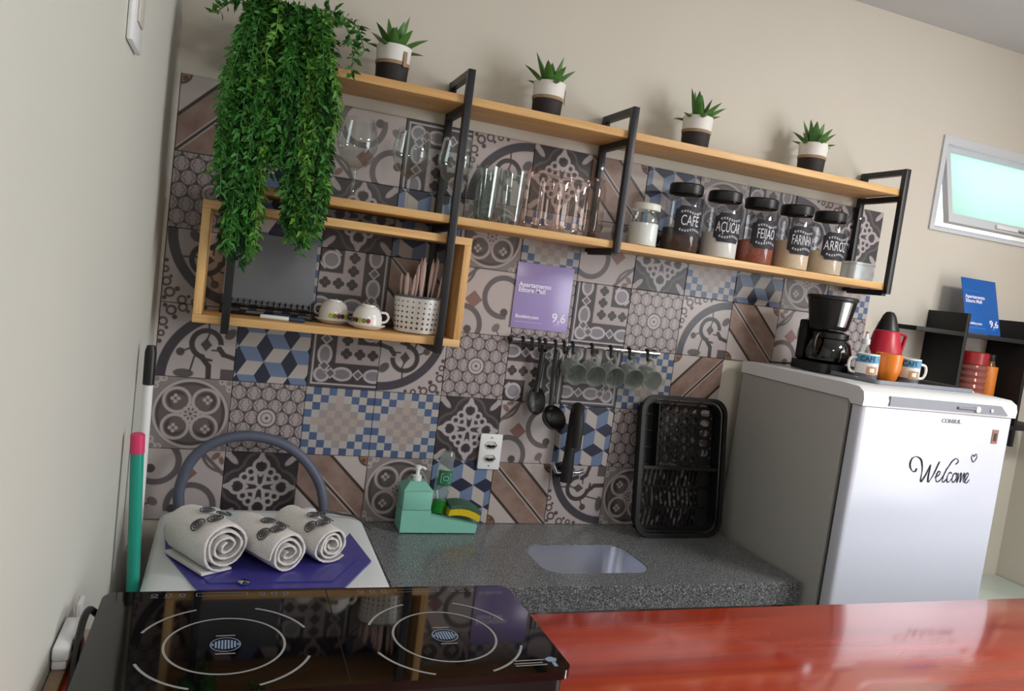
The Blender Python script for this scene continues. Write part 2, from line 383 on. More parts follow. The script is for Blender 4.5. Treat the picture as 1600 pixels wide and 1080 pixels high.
# ------------------------------------------------------------------ geometry helpers
class MB:
    def __init__(s): s.bm = bmesh.new()
    def _add(s, vs, fs, M=None):
        bv = [s.bm.verts.new((M @ Vector(v)) if M else Vector(v)) for v in vs]
        for f in fs:
            try: s.bm.faces.new([bv[i] for i in f])
            except ValueError: pass
        return s
    def box(s, x0, x1, y0, y1, z0, z1, bev=0.0, M=None, segs=2):
        t = bmesh.new()
        vs = [t.verts.new((x, y, z)) for x in (x0, x1) for y in (y0, y1) for z in (z0, z1)]
        for f in ((0, 1, 3, 2), (4, 6, 7, 5), (0, 4, 5, 1), (2, 3, 7, 6), (0, 2, 6, 4), (1, 5, 7, 3)): t.faces.new([vs[i] for i in f])
        if bev: bmesh.ops.bevel(t, geom=t.edges[:], offset=bev, segments=segs, profile=0.5, affect='EDGES')
        s._merge(t, M); return s
    def _merge(s, t, M=None):
        t.verts.index_update()
        s._add([v.co.copy() for v in t.verts], [[v.index for v in f.verts] for f in t.faces], M); t.free()
    def lathe(s, prof, n=24, M=None, sx=1.0, sy=1.0, cap=False, a0=0.0, a1=2*PI, mod=None):
        vs, fs = [], []; full = abs(a1-a0-2*PI) < 1e-6; cnt = n if full else n+1
        for r, z in prof:
            for i in range(cnt):
                a = a0+(a1-a0)*i/n; k = mod(a, z) if mod else 1.0
                vs.append((r*k*math.cos(a)*sx, r*k*math.sin(a)*sy, z))
        for j in range(len(prof)-1):
            for i in range(n):
                i2 = (i+1) % cnt
                fs.append((j*cnt+i, j*cnt+i2, (j+1)*cnt+i2, (j+1)*cnt+i))
        if cap:
            fs.append(tuple(range(cnt))[::-1]); fs.append(tuple(range((len(prof)-1)*cnt, len(prof)*cnt)))
        return s._add(vs, fs, M)
    def tube(s, pts, r, n=8, closed=False, M=None, flat=None):
        P = [Vector(p) for p in pts]; vs, fs = [], []; L = len(P); prev = None
        for i, p in enumerate(P):
            a = P[i-1] if (i or closed) else P[i]; b = P[(i+1) % L] if (i < L-1 or closed) else P[i]
            t = (b-a).normalized()
            if prev is None: up = Vector((0, 0, 1)) if abs(t.z) < 0.9 else Vector((1, 0, 0)); x = t.cross(up).normalized()
            else: x = (prev-t*prev.dot(t)).normalized()
            prev = x; y = t.cross(x)
            rr = r[i] if isinstance(r, (list, tuple)) else r
            for k in range(n):
                an = 2*PI*k/n; vs.append(p+x*math.cos(an)*rr+y*math.sin(an)*rr*(flat or 1))
        for i in range(L if closed else L-1):
            j = (i+1) % L
            for k in range(n): fs.append((i*n+k, i*n+(k+1) % n, j*n+(k+1) % n, j*n+k))
        if not closed: fs.append(tuple(range(n))[::-1]); fs.append(tuple(range((L-1)*n, L*n)))
        return s._add(vs, fs, M)
    def prism(s, poly, d0, d1, M=None, plane='XY'):
        n = len(poly)
        if plane == 'XY': f = lambda p, d: (p[0], p[1], d)
        elif plane == 'XZ': f = lambda p, d: (p[0], d, p[1])
        else: f = lambda p, d: (d, p[0], p[1])
        vs = [f(p, d0) for p in poly]+[f(p, d1) for p in poly]
        fs = [tuple(range(n)), tuple(range(n, 2*n))[::-1]]+[(i, n+i, n+(i+1) % n, (i+1) % n) for i in range(n)]
        return s._add(vs, fs, M)
    def ringprism(s, outer, inner, d0, d1, M=None, plane='XY'):
        n = len(outer); f = (lambda p, d: (p[0], p[1], d)) if plane == 'XY' else (lambda p, d: (p[0], d, p[1]))
        vs = [f(p, d) for d in (d0, d1) for q in (outer, inner) for p in q]
        fs = []
        for i in range(n):
            j = (i+1) % n
            fs += [(i, j, n+j, n+i), (2*n+i, 3*n+i, 3*n+j, 2*n+j), (i, 2*n+i, 2*n+j, j), (n+i, n+j, 3*n+j, 3*n+i)]
        return s._add(vs, fs, M)
    def build(s, name, material, parent=None, loc=(0, 0, 0), smooth=40, kind=None):
        bmesh.ops.recalc_face_normals(s.bm, faces=s.bm.faces[:])
        me = bpy.data.meshes.new(name); s.bm.to_mesh(me); s.bm.free()
        if smooth: me.shade_smooth(); me.set_sharp_from_angle(angle=math.radians(smooth))
        me.materials.append(MATS[material])
        o = bpy.data.objects.new(name, me); COL.objects.link(o); o.parent = parent; o.location = loc
        if kind: o['kind'] = kind
        return o
def thing(name, label, cat, loc=(0, 0, 0), rz=0.0, group=None):
    o = bpy.data.objects.new(name, None); COL.objects.link(o); o.empty_display_size = 0.05
    o.location = loc; o.rotation_euler = (0, 0, rz); o['label'] = label; o['category'] = cat
    if group: o['group'] = group
    return o
def tag(o, label, cat, group=None):
    o['label'] = label; o['category'] = cat
    if group: o['group'] = group
    return o
def struct(name, mb, mt, **k):
    o = mb.build(name, mt, **k); o['kind'] = 'structure'; return o
def dup(root, loc, rz, label, group=None):
    r = root.copy(); COL.objects.link(r); r.location = loc; r.rotation_euler = (0, 0, rz); r['label'] = label
    if group: r['group'] = group
    for ch in list(root.children):
        c = ch.copy(); COL.objects.link(c); c.parent = r
        for g in ch.children:
            d = g.copy(); COL.objects.link(d); d.parent = c
    return r
def TR(x=0, y=0, z=0): return Matrix.Translation((x, y, z))
def RX(a): return Matrix.Rotation(a, 4, 'X')
def RY(a): return Matrix.Rotation(a, 4, 'Y')
def RZ(a): return Matrix.Rotation(a, 4, 'Z')
def rrect(cx, cy, hx, hy, r, n=6):
    out = []
    for sx, sy, a in ((1, 1, 0), (-1, 1, PI/2), (-1, -1, PI), (1, -1, 1.5*PI)):
        for i in range(n+1):
            t = a+PI/2*i/n; out.append((cx+sx*(hx-r)+r*math.cos(t), cy+sy*(hy-r)+r*math.sin(t)))
    return out
def cr(pts, n=8):
    P = [Vector(p) for p in pts]; P = [2*P[0]-P[1]]+P+[2*P[-1]-P[-2]]; out = []
    for i in range(1, len(P)-2):
        for k in range(n):
            t = k/n; a, b, c, d = P[i-1:i+3]
            out.append(0.5*((2*b)+(c-a)*t+(2*a-5*b+4*c-d)*t*t+(3*b-a-3*c+d)*t**3))
    out.append(P[-2]); return out
def text(body, size, name, mt, parent, M, align='LEFT', bend=None, sx=1.0, ext=0.0003, bold=0.0):
    cu = bpy.data.curves.new(name, 'FONT'); cu.body = body; cu.size = size; cu.align_x = align; cu.extrude = ext; cu.resolution_u = 3; cu.offset = bold
    t = bpy.data.objects.new(name, cu); COL.objects.link(t)
    dg = bpy.context.evaluated_depsgraph_get(); me = bpy.data.meshes.new_from_object(t.evaluated_get(dg))
    bpy.data.objects.remove(t); bpy.data.curves.remove(cu)
    for v in me.vertices:
        x, y, z = v.co; x *= sx
        if bend:                        # wrap around a vertical cylinder of radius bend, facing -Y
            a = x/bend; rr = bend+z; co = Vector((math.sin(a)*rr, -math.cos(a)*rr, y))
        else: co = Vector((x, -z, y))
        v.co = M @ co
    me.materials.clear(); me.materials.append(MATS[mt])
    o = bpy.data.objects.new(name, me); COL.objects.link(o); o.parent = parent
    return o
def wrap_patch(mb, pts, r, M=None):         # a flat outline wrapped on a cylinder of radius r facing -Y (fan from the centre, subdivided)
    n = len(pts); cx = sum(p[0] for p in pts)/n; cy = sum(p[1] for p in pts)/n; K = 5
    f = lambda x, z: (math.sin(x/r)*r, -math.cos(x/r)*r, z)
    vs = [f(cx, cy)]; fs = []
    for k in range(1, K+1):
        for p in pts: vs.append(f(cx+(p[0]-cx)*k/K, cy+(p[1]-cy)*k/K))
    for i in range(n):
        fs.append((0, 1+i, 1+(i+1) % n))
        for k in range(1, K): fs.append((1+(k-1)*n+i, 1+(k-1)*n+(i+1) % n, 1+k*n+(i+1) % n, 1+k*n+i))
    return mb._add(vs, fs, M)

# ------------------------------------------------------------------ the room
WX0, WX1, WZ0, WZ1 = 2.63, 3.27, 2.075, 2.43        # high window in the back wall
YB = 0.008                                           # plaster face behind the tiles
b = MB()
b.box(-0.2, WX0, YB, YB+0.15, 0, 2.8).box(WX1, 3.5, YB, YB+0.15, 0, 2.8).box(WX0, WX1, YB, YB+0.15, 0, WZ0).box(WX0, WX1, YB, YB+0.15, WZ1, 2.8)
wall_back = struct('wall_back', b, 'wall_paint', smooth=0)
struct('wall_left', MB().box(-0.16, -0.010, -4.4, YB, 0, 2.8), 'wall_paint_left', smooth=0)
b = MB()
b.box(3.34, 3.5, -1.5, YB, 0, 2.8).box(3.34, 3.5, -4.4, -3.1, 0, 2.8).box(3.34, 3.5, -3.1, -1.5, 0, 0.9).box(3.34, 3.5, -3.1, -1.5, 2.4, 2.8)
struct('wall_right', b, 'wall_paint', smooth=0)
struct('wall_rear', MB().box(-0.16, 3.5, -4.55, -4.4, 0, 2.8), 'wall_paint', smooth=0)
struct('floor', MB().box(-0.16, 3.5, -4.55, 0.16, -0.1, 0), 'floor_ceramic', smooth=0)
struct('ceiling', MB().box(-0.16, 3.5, -4.55, 0.16, 2.8, 2.9), 'ceiling_paint', smooth=0)
struct('trim_1', MB().box(-0.010, -0.001, -0.003, YB, 0.9, 2.1, 0.001), 'trim_white')

# tiles: rows from the worktop upward, columns from the left wall
G = {5: 'A/ .  S1 F3 C0 H  A\\ D  R  F1 C3 H',
     4: 'B  Dr H  D  R  K  S2 H  K  Dr R  K',
     3: 'C1 K  F1 A\\ S  B  F  B  C0 A\\ S  B',
     2: 'C0 Dr F  C2 B  F2 F1 K  A/',
     1: 'R  B  K  K  H  S  D  B  R',
     0: 'S3 H  A\\ R  D  A\\ C1 R  H'}
PAT = {'A': 'diag', 'B': 'hex', 'C': 'arc', 'D': 'cube', 'F': 'frame', 'R': 'rosette', 'K': 'check', 'H': 'ornate', 'S': 'scroll'}
TM = {}
def tile_mesh(code):
    if code in TM: return TM[code]
    p = PAT[code[0]]; rot = {'/': 1, 'r': 1}.get(code[1:2], int(code[1]) if code[1:].isdigit() else 0)
    h = 0.0994; e = 0.0016; y0, y1 = 0.008, 0.0
    bm = bmesh.new(); uv = bm.loops.layers.uv.new('UVMap')
    v = [bm.verts.new(c) for c in ((-h, y0, -h), (h, y0, -h), (h, y0, h), (-h, y0, h), (-h, y1+e, -h), (h, y1+e, -h), (h, y1+e, h), (-h, y1+e, h),
                                   (-h+e, y1, -h+e), (h-e, y1, -h+e), (h-e, y1, h-e), (-h+e, y1, h-e))]
    for f in ((8, 9, 10, 11), (4, 5, 9, 8), (5, 6, 10, 9), (6, 7, 11, 10), (7, 4, 8, 11), (0, 1, 5, 4), (1, 2, 6, 5), (2, 3, 7, 6), (3, 0, 4, 7)):
        fc = bm.faces.new([v[i] for i in f])
        for l in fc.loops:
            x, z = l.vert.co.x/0.2, l.vert.co.z/0.2
            for _ in range(rot): x, z = z, -x       # turn the print by quarter turns
            l[uv].uv = (x+0.5, z+0.5)
    me = bpy.data.meshes.new('tile_'+p); bm.to_mesh(me); bm.free(); me.materials.append(MATS['tile_'+p]); TM[code] = me
    return me
for j, row in G.items():
    for i, code in enumerate(row.split()):
        if code == '.': code = 'C2'
        o = bpy.data.objects.new('tile', tile_mesh(code)); COL.objects.link(o); o.parent = wall_back
        o.location = (0.1+0.2*i, 0, 1.0+0.2*j)
g = MB(); g.box(0, 2.4, 0.004, YB, 1.5, 2.1).box(0, 1.8, 0.004, YB, 0.9, 1.5)
o = g.build('grout', 'grout', wall_back, smooth=0)

# high tilting window in the back wall
win = struct('window_1', MB().ringprism([(WX0, WZ0), (WX1, WZ0), (WX1, WZ1), (WX0, WZ1)], [(WX0+.022, WZ0+.018), (WX1-.022, WZ0+.018), (WX1-.022, WZ1-.03), (WX0+.022, WZ1-.03)], 0.0, 0.07, plane='XZ'), 'window_alu', smooth=0)
SW, SH = WX1-WX0-0.06, WZ1-WZ0-0.055
M = TR(WX0+0.03, 0.03, WZ1-0.035) @ RX(-0.24)
o = MB().ringprism([(0, 0), (SW, 0), (SW, -SH), (0, -SH)], [(.022, -.02), (SW-.022, -.02), (SW-.022, -SH+.034), (.022, -SH+.034)], -0.012, 0.012, M=M, plane='XZ').build('window_sash', 'window_alu', win, smooth=0)
MB().box(.02, SW-.02, -0.003, 0.003, -SH+.03, -.018, M=M).build('pane', 'glass_green', o, smooth=0)
MB().box(SW*.42, SW*.62, -0.022, -0.012, -SH+.006, -SH+.022, 0.002, M=M).build('latch', 'white_plastic', o)
MB().tube([M @ Vector((SW*.62, -0.018, -SH+.012)), M @ Vector((SW*.80, -0.02, -SH+.008))], 0.004, 6).build('stay_arm', 'panel_grey', o)
# daylight window of the right wall (outside the picture)
w2 = struct('window_2', MB().box(3.38, 3.43, -3.1, -3.05, 0.9, 2.4).box(3.38, 3.43, -1.55, -1.5, 0.9, 2.4).box(3.38, 3.43, -3.05, -1.55, 0.9, 0.95).box(3.38, 3.43, -3.05, -1.55, 2.35, 2.4), 'window_alu', smooth=0)
for lb_, lx, ly in (('square white ceiling lamp close to the right wall window', 2.75, -1.75), ('square white ceiling lamp deeper in the room', 1.0, -3.3)):
    c = thing('ceiling_lamp', lb_, 'lamp', (lx, ly, 2.8))
    MB().box(-.3, .3, -.3, .3, -.03, 0, .008).build('housing', 'white_plastic', c)

# ------------------------------------------------------------------ breakfast bar, worktop, sink
bar = thing('breakfast_bar', 'glossy red-brown wooden bar top running across the room under the cooktop', 'bar', (1.66, -1.25, 0))
MB().box(-1.668, 1.675, -0.27, 0.26, 1.03, 1.07, 0.004).build('bar_top', 'red_wood', bar)
MB().box(-1.668, 1.675, -0.10, 0.02, 0, 1.03).build('bar_base', 'wall_paint', bar, smooth=0)
MB().box(-1.668, -1.650, -0.27, 0.26, 1.07, 1.078, 0.002).build('edge_strip', 'twine', bar)

ct = thing('worktop', 'dark grey speckled granite worktop with a thick front edge', 'worktop', (1.22, -0.245, 0))
X0, X1 = 0.605-1.22, 1.832-1.22; Y0, Y1 = -0.245, 0.244
sx0, sx1, sy0, sy1 = 1.045-1.22, 1.382-1.22, -0.405+.245, -0.182+.245
outer = [(X0, Y0), (X1, Y0), (X1, Y1), (X0, Y1)]
hole = rrect((sx0+sx1)/2, (sy0+sy1)/2, (sx1-sx0)/2, (sy1-sy0)/2, 0.06, 6)
def nearest_out(p):
    cx, cy = (sx0+sx1)/2, (sy0+sy1)/2; dx, dy = p[0]-cx, p[1]-cy
    t = min(((X1-cx)/dx if dx > 1e-6 else (X0-cx)/dx if dx < -1e-6 else 1e9), ((Y1-cy)/dy if dy > 1e-6 else (Y0-cy)/dy if dy < -1e-6 else 1e9))
    return (cx+dx*t, cy+dy*t)
ho, oo = [], []
N = len(hole)
for i, p in enumerate(hole):
    ho.append(p); oo.append(nearest_out(p))
# put the slab corners exactly on the outline
for cpt in outer:
    k = min(range(N), key=lambda i: (oo[i][0]-cpt[0])**2+(oo[i][1]-cpt[1])**2); oo[k] = cpt
MB().ringprism(oo, ho, 0.87, 0.90).build('slab', 'granite', ct, smooth=0)
MB().box(X0, X1, Y0, Y0+0.02, 0.832, 0.8699).build('front_edge', 'granite', ct, smooth=0)
MB().box(X1-0.02, X1, Y0+.02, Y1, 0.832, 0.8699).build('side_edge', 'granite', ct, smooth=0)
MB().box(X0+.02, X0+.08, Y0+.06, Y1, 0, 0.8699).box(X1-.10, X1-.04, Y0+.06, Y1, 0, 0.8699).build('support', 'wall_paint', ct, smooth=0)
sk = thing('sink', 'small rectangular stainless steel sink set into the granite', 'sink', (1.2135, -0.2935, 0.87))
b = MB(); prof = [(0.996, 0.995, .0285), (0.990, 0.986, .0285), (0.982, 0.976, -0.03), (0.95, 0.93, -0.10), (0.86, 0.80, -0.128), (0.5, 0.45, -0.134), (0.0, 0.0, -0.136)]
pts = rrect(0, 0, 0.1685, 0.1115, 0.06, 8); vs, fs = [], []; n = len(pts)
for kx, ky, z in prof: vs += [(px*kx, py*ky, z-0.001) for px, py in pts]
for k in range(len(prof)-1): fs += [(k*n+i, k*n+(i+1) % n, (k+1)*n+(i+1) % n, (k+1)*n+i) for i in range(n)]
b._add(vs, fs).build('basin', 'steel_brushed', sk, smooth=60)
MB().lathe([(0.0, -0.132), (0.02, -0.132), (0.026, -0.1335)], 20).build('drain', 'chrome', sk)

# ------------------------------------------------------------------ wall shelf with steel brackets and wooden box
sh = thing('wall_shelf', 'long two-tier pine wall shelf with black steel frames', 'shelf', (1.22, -0.1, 1.45))
def SB(): return TR(-1.22, 0.1, -1.45)
D0, D1 = -0.205, -0.001
MB().box(0.145, 2.262, -0.19, D1, 2.130, 2.152, 0.002, M=SB()).build('top_board', 'pine', sh)
MB().box(0.145, 2.262, -0.19, D1, 1.808, 1.830, 0.002, M=SB()).build('lower_board', 'pine', sh)
t = 0.010
for x, zb in ((0.166, 1.45), (0.720, 1.45), (1.222, 1.795), (2.272, 1.795)):
    b = MB()
    for y in (D0, D1-0.02): b.box(x-t, x+t, y, y+0.02, zb, 2.22, 0.0015, M=SB())
    zs = [2.20, 2.110, 1.788] + ([1.45] if zb < 1.7 else [])
    for z in zs: b.box(x-t+.001, x+t-.001, D0+0.02, D1-0.02, z, z+0.0195, M=SB())
    fr = b.build('bracket_frame', 'black_steel', sh)
    MB().lathe([(0, 0), (0.006, 0), (0.005, 0.003), (0, 0.004)], 10, M=SB() @ TR(x, D1-0.02, 2.06) @ RX(PI/2)).build('screw', 'chrome', fr)
bx = thing('wooden_box_shelf', 'open pine box shelf hung between two black steel frames under the lower board', 'shelf', (0.435, -0.095, 1.4705))
def BM(): return TR(-0.435, 0.095, -1.4705)
yb0, yb1 = -0.183, -0.002
MB().box(0.088, 0.785, yb0, yb1, 1.4705, 1.4915, 0.0015, M=BM()).build('bottom_board', 'pine', bx)
MB().box(0.088, 0.785, yb0, yb1, 1.755, 1.776, 0.0015, M=BM()).build('top_board', 'pine', bx)
for x in (0.088, 0.764): MB().box(x, x+0.021, yb0, yb1, 1.4915, 1.755, 0.0015, M=BM()).build('side_board', 'pine_side', bx)

# ------------------------------------------------------------------ trailing fern
fern = thing('hanging_fern', 'artificial trailing fern with long bright green vines spilling over the shelf', 'plant', (0.285, -0.105, 2.153))
MB().lathe([(0, 0), (0.05, 0), (0.055, 0.01), (0.07, 0.11), (0.072, 0.115), (0.066, 0.115), (0.062, 0.1), (0, 0.1)], 24).build('pot', 'pot_dark', fern)
def leaflet(bm, p, d, n, L, w):
    d = d.normalized(); sd = d.cross(n).normalized()
    v = [bm.verts.new(p), bm.verts.new(p+d*L*.45+sd*w), bm.verts.new(p+d*L+n*(-L*.15)), bm.verts.new(p+d*L*.45-sd*w)]
    bm.faces.new((v[0], v[1], v[2])); bm.faces.new((v[0], v[2], v[3]))
def vine(path, mt, L=0.019, dens=0.0036, fan=1.0):
    P = cr(path, 7); bm = bmesh.new()
    mbs = MB(); mbs.bm.free(); mbs.bm = bm
    mbs.tube(P, 0.0012, 4)
    acc = 0.0; side = 1
    for a, c in zip(P[:-1], P[1:]):
        seglen = (c-a).length; t = (c-a).normalized() if seglen else Vector((0, 0, -1))
        k = max(1, int(seglen/dens))
        for q in range(k):
            p = a.lerp(c, (q+rnd.random())/k)
            out = Vector((rnd.uniform(-1, 1), rnd.uniform(-1, 0.5), rnd.uniform(-.25, .35))); out = (out-t*out.dot(t)).normalized()
            d = out*fan+t*rnd.uniform(.35, .9); nn = d.cross(Vector((rnd.uniform(-1, 1), rnd.uniform(-1, 1), rnd.uniform(-1, 1)))).normalized()
            ll = L*rnd.uniform(.65, 1.25)
            leaflet(bm, p, d, nn, ll, ll*.24)
            if rnd.random() < .55:
                p2 = p+d.normalized()*ll*.4; leaflet(bm, p2, d+t*.5, nn, ll*.9, ll*.18)
    me = bpy.data.meshes.new('vine'); bm.to_mesh(me); bm.free(); me.materials.append(MATS[mt])
    o = bpy.data.objects.new('vine', me); COL.objects.link(o); o.parent = fern
FX, FY, FZ = 0.285, -0.105, 2.153
def zend(x):        # how far down the curtain of vines reaches at a given wall position
    if x < 0.215: return 1.60+0.9*abs(x-0.185)+(.12 if x < .14 else 0)
    if x < 0.272: return 1.84
    return 1.66+1.3*abs(x-0.322)
for i in range(130):
    x = 0.118+0.25*((i*0.618034) % 1.0); y = -0.235-0.075*rnd.random()
    ze = zend(x)+abs(rnd.gauss(0, .07)); zt = 2.225+rnd.uniform(-.03, .02)
    if rnd.random() < .22: ze = max(ze, rnd.uniform(1.85, 2.05))
    xt = 0.245+(x-0.245)*rnd.uniform(.62, .80)
    L = zt-ze; w = lambda: rnd.uniform(-.012, .012)
    pts = [(0.25+(xt-.25)*.4, -0.13, 2.255), (xt, y*.55-.09, zt+.012), (xt+(x-xt)*.5+w(), y, zt-.07), (x+w(), y-.01+w(), zt-.07-(L-.07)*.4), (x+w(), y+w(), zt-.07-(L-.07)*.72), (x+w(), y+w(), ze)]
    pts = [(a-FX, c-FY, e-FZ) for a, c, e in pts]
    vine(pts, ('fern_light', 'fern_mid', 'fern_mid', 'fern_dark')[i % 4])
for pts in ([(.26, -.13, 2.255), (.20, -.17, 2.275), (.13, -.20, 2.262), (.075, -.23, 2.205)], [(.22, -.13, 2.25), (.17, -.2, 2.27), (.11, -.24, 2.235)],
            [(.30, -.13, 2.255), (.36, -.16, 2.285), (.41, -.18, 2.265), (.435, -.19, 2.205)], [(.31, -.14, 2.255), (.37, -.2, 2.26), (.40, -.22, 2.20), (.405, -.22, 2.13)],
            [(.27, -.12, 2.24), (.285, -.13, 2.265), (.27, -.15, 2.275)], [(.30, -.12, 2.25), (.33, -.14, 2.295), (.36, -.17, 2.29)]):
    vine([(a-FX, c-FY, e-FZ) for a, c, e in pts], 'fern_mid', L=0.024, dens=0.0035, fan=1.3)
MB().tube(cr([(.31-FX, -.13-FY, 2.25-FZ), (.335-FX, -.14-FY, 2.30-FZ), (.338-FX, -.14-FY, 2.36-FZ)], 4), 0.002, 5).build('twig', 'fern_stem', fern)

# ------------------------------------------------------------------ small potted aloes
def aloe(label, x, rz, seed):
    R = random.Random(seed)
    t = thing('potted_aloe', label, 'plant', (x, -0.095, 2.1525), rz, 'potted aloes on the top board')
    MB().lathe([(0.0445, 0.056), (0.0470, 0.095), (0.0475, 0.105), (0.043, 0.105), (0.040, 0.09)], 28).build('pot_upper', 'pot_white', t)
    MB().lathe([(0, 0), (0.040, 0), (0.042, 0.004), (0.0445, 0.056)], 28).build('pot_lower', 'pot_dark', t)
    MB().lathe([(0.0440, 0.054), (0.0462, 0.055), (0.0468, 0.063), (0.0448, 0.064)], 28).build('twine_band', 'twine', t)
    tg = MB().box(-0.006, 0.006, -0.0500, -0.0482, 0.050, 0.090, 0.001, M=RZ(0.35)).build('wooden_tag', 'twine', t)
    MB().lathe([(0, 0.09), (0.041, 0.09)], 20).build('soil', 'soil', t)
    n = 15
    for i in range(n):
        lvl = i % 3; a = i*2.399+R.uniform(-.2, .2); tilt = (1.05, 0.62, 0.22)[lvl]+R.uniform(-.12, .12); L = (0.072, 0.090, 0.098)[lvl]*R.uniform(.85, 1.1); w = (0.013, 0.017, 0.017)[lvl]
        b = MB(); vs = []; fs = []; K = 6
        for k in range(K+1):
            s = k/K; ww = w*(0.62+1.5*s-2.1*s*s) if k < K else 0.0006; ww = max(ww, 0.0006)
            ang = tilt+0.25*s*(1 if lvl < 2 else .3); r = 0.008+L*s*math.sin(ang); z = 0.088+L*s*math.cos(ang); nx, nz = math.cos(ang), -math.sin(ang)
            vs += [(r, -ww, z), (r-nx*ww*.45, 0, z-nz*ww*.45), (r, ww, z), (r+nx*ww*.5, 0, z+nz*ww*.5)]
        vs = [(v[0]+(.0 if 1 else 0), v[1], v[2]) for v in vs]
        for k in range(K):
            for q in range(4): fs.append((k*4+q, k*4+(q+1) % 4, (k+1)*4+(q+1) % 4, (k+1)*4+q))
        fs.append((0, 1, 2, 3)); fs.append((K*4+3, K*4+2, K*4+1, K*4))
        b._add(vs, fs, RZ(a)).build('leaf', 'leaf_aloe', t, smooth=60)
aloe('small potted aloe on the top board, next to the trailing fern', 0.525, 0.2, 1)
aloe('small potted aloe on the top board, above the fluted pink glass', 0.985, 0.9, 2)
aloe('small potted aloe on the top board, above the coffee canister', 1.497, 1.7, 3)
aloe('small potted aloe on the top board, above the flour and rice canisters', 1.955, 2.6, 4)

# ------------------------------------------------------------------ glassware on the lower board (top z = 1.83)
ZL = 1.8305
def wine(label, x, y, k=1.0):
    t = thing('wine_glass', label, 'wine glass', (x, y, ZL), 0, 'wine glasses on the lower board')
    MB().lathe([(0.0, 0.092), (0.018, 0.094), (0.040*k, 0.115), (0.053*k, 0.145), (0.054*k, 0.165), (0.046*k, 0.205), (0.042*k, 0.222)], 32).build('bowl', 'glass', t)
    MB().lathe([(0.009, 0.004), (0.0045, 0.015), (0.004, 0.05), (0.006, 0.085), (0.016, 0.094)], 16).build('stem', 'glass', t)
    MB().lathe([(0, 0.0005), (0.034, 0.0005), (0.034, 0.002), (0.009, 0.005)], 28).build('foot', 'glass', t)
wine('clear stemmed wine glass on the lower board, next to the trailing fern', 0.455, -0.10)
wine('clear stemmed wine glass on the lower board, between two other wine glasses', 0.605, -0.10)
wine('clear stemmed wine glass on the lower board, behind the tall black front post', 0.735, -0.085, .92)
tum = [('tall clear glass tumbler on the lower board, beside the tall black post', 0.825, -0.125), ('tall clear glass tumbler on the lower board, touching the fluted pink glass', 0.905, -0.125), ('tall clear glass tumbler standing behind two other tumblers', 0.865, -0.045)]
t0 = thing('tumbler', tum[0][0], 'tumbler', (tum[0][1], tum[0][2], ZL), 0, 'tall tumblers on the lower board')
MB().lathe([(0, 0.001), (0.028, 0.001), (0.030, 0.006), (0.037, 0.155), (0.0355, 0.155), (0.029, 0.012), (0, 0.012)], 24, mod=lambda a, z: 1+0.02*math.cos(8*a)).build('body', 'glass', t0)
for lb_, x, y in tum[1:]: dup(t0, (x, y, ZL), x, lb_, t0['group'])
# rose tinted fluted vessel
t = thing('fluted_vessel', 'wide pink-tinted fluted glass vessel with a thick rim', 'glass vessel', (1.073, -0.10, ZL))
b = MB(); vs, fs = [], []; K = 96
def flute(i):
    a = 2*PI*i/K; n = 5.0
    c, s_ = math.cos(a), math.sin(a); rr = 1/((abs(c/0.118))**n+(abs(s_/0.052))**n)**(1/n)
    px, py = rr*c, rr*s_
    ph = (px/0.236)*8*PI if abs(py) > 0.04 else (py/0.104)*4*PI
    k = 1+0.0*ph; nrm = Vector((c/0.118, s_/0.052)).normalized(); o_ = 0.008*abs(math.sin(ph/2))
    return px, py, nrm, o_
prof = [(0.90, 0.002, .4), (0.985, 0.012, .8), (1.0, 0.03, 1), (1.0, 0.145, 1), (0.985, 0.160, .5), (0.97, 0.168, 0), (1.0, 0.172, 0), (0.99, 0.176, 0), (0.955, 0.174, 0)]
for s_, z, f_ in prof:
    for i in range(K):
        px, py, nr, o_ = flute(i); vs.append((px*s_+nr.x*o_*f_, py*s_+nr.y*o_*f_, z))
for j in range(len(prof)-1): fs += [(j*K+i, j*K+(i+1) % K, (j+1)*K+(i+1) % K, (j+1)*K+i) for i in range(K)]
fs.append(tuple(range(K)))
b._add(vs, fs).build('body', 'glass_rose', t, smooth=60)
b = MB(); b.tube([(flute(i)[0]*.985, flute(i)[1]*.985, 0.174) for i in range(K)], 0.003, 6, closed=True).build('rim', 'glass_rose', t)
for q in range(4):          # raised U-shaped ribs on the front
    cx = -0.078+q*0.052
    pts = [(cx-0.017, -0.062, 0.14)]+[(cx+0.017*math.cos(PI+PI*k/8), -0.062, 0.03+0.017*math.sin(PI+PI*k/8)) for k in range(9)]+[(cx+0.017, -0.062, 0.14)]
    MB().tube(pts, 0.0018, 6).build('rib', 'glass_rose', t)
# small jar with white lid
t = thing('salt_jar', 'small glass jar of white salt with a white lid', 'jar', (1.35, -0.11, ZL))
MB().lathe([(0, 0.001), (0.043, 0.001), (0.047, 0.006), (0.047, 0.09), (0.040, 0.105), (0.040, 0.112)], 28).build('body', 'glass', t)
MB().lathe([(0, 0.004), (0.0445, 0.004), (0.0445, 0.072), (0, 0.075)], 28).build('contents', 'salt', t)
MB().lathe([(0.044, 0.112), (0.045, 0.113), (0.045, 0.130), (0.042, 0.133), (0, 0.134)], 28).build('lid', 'lid_cream', t)
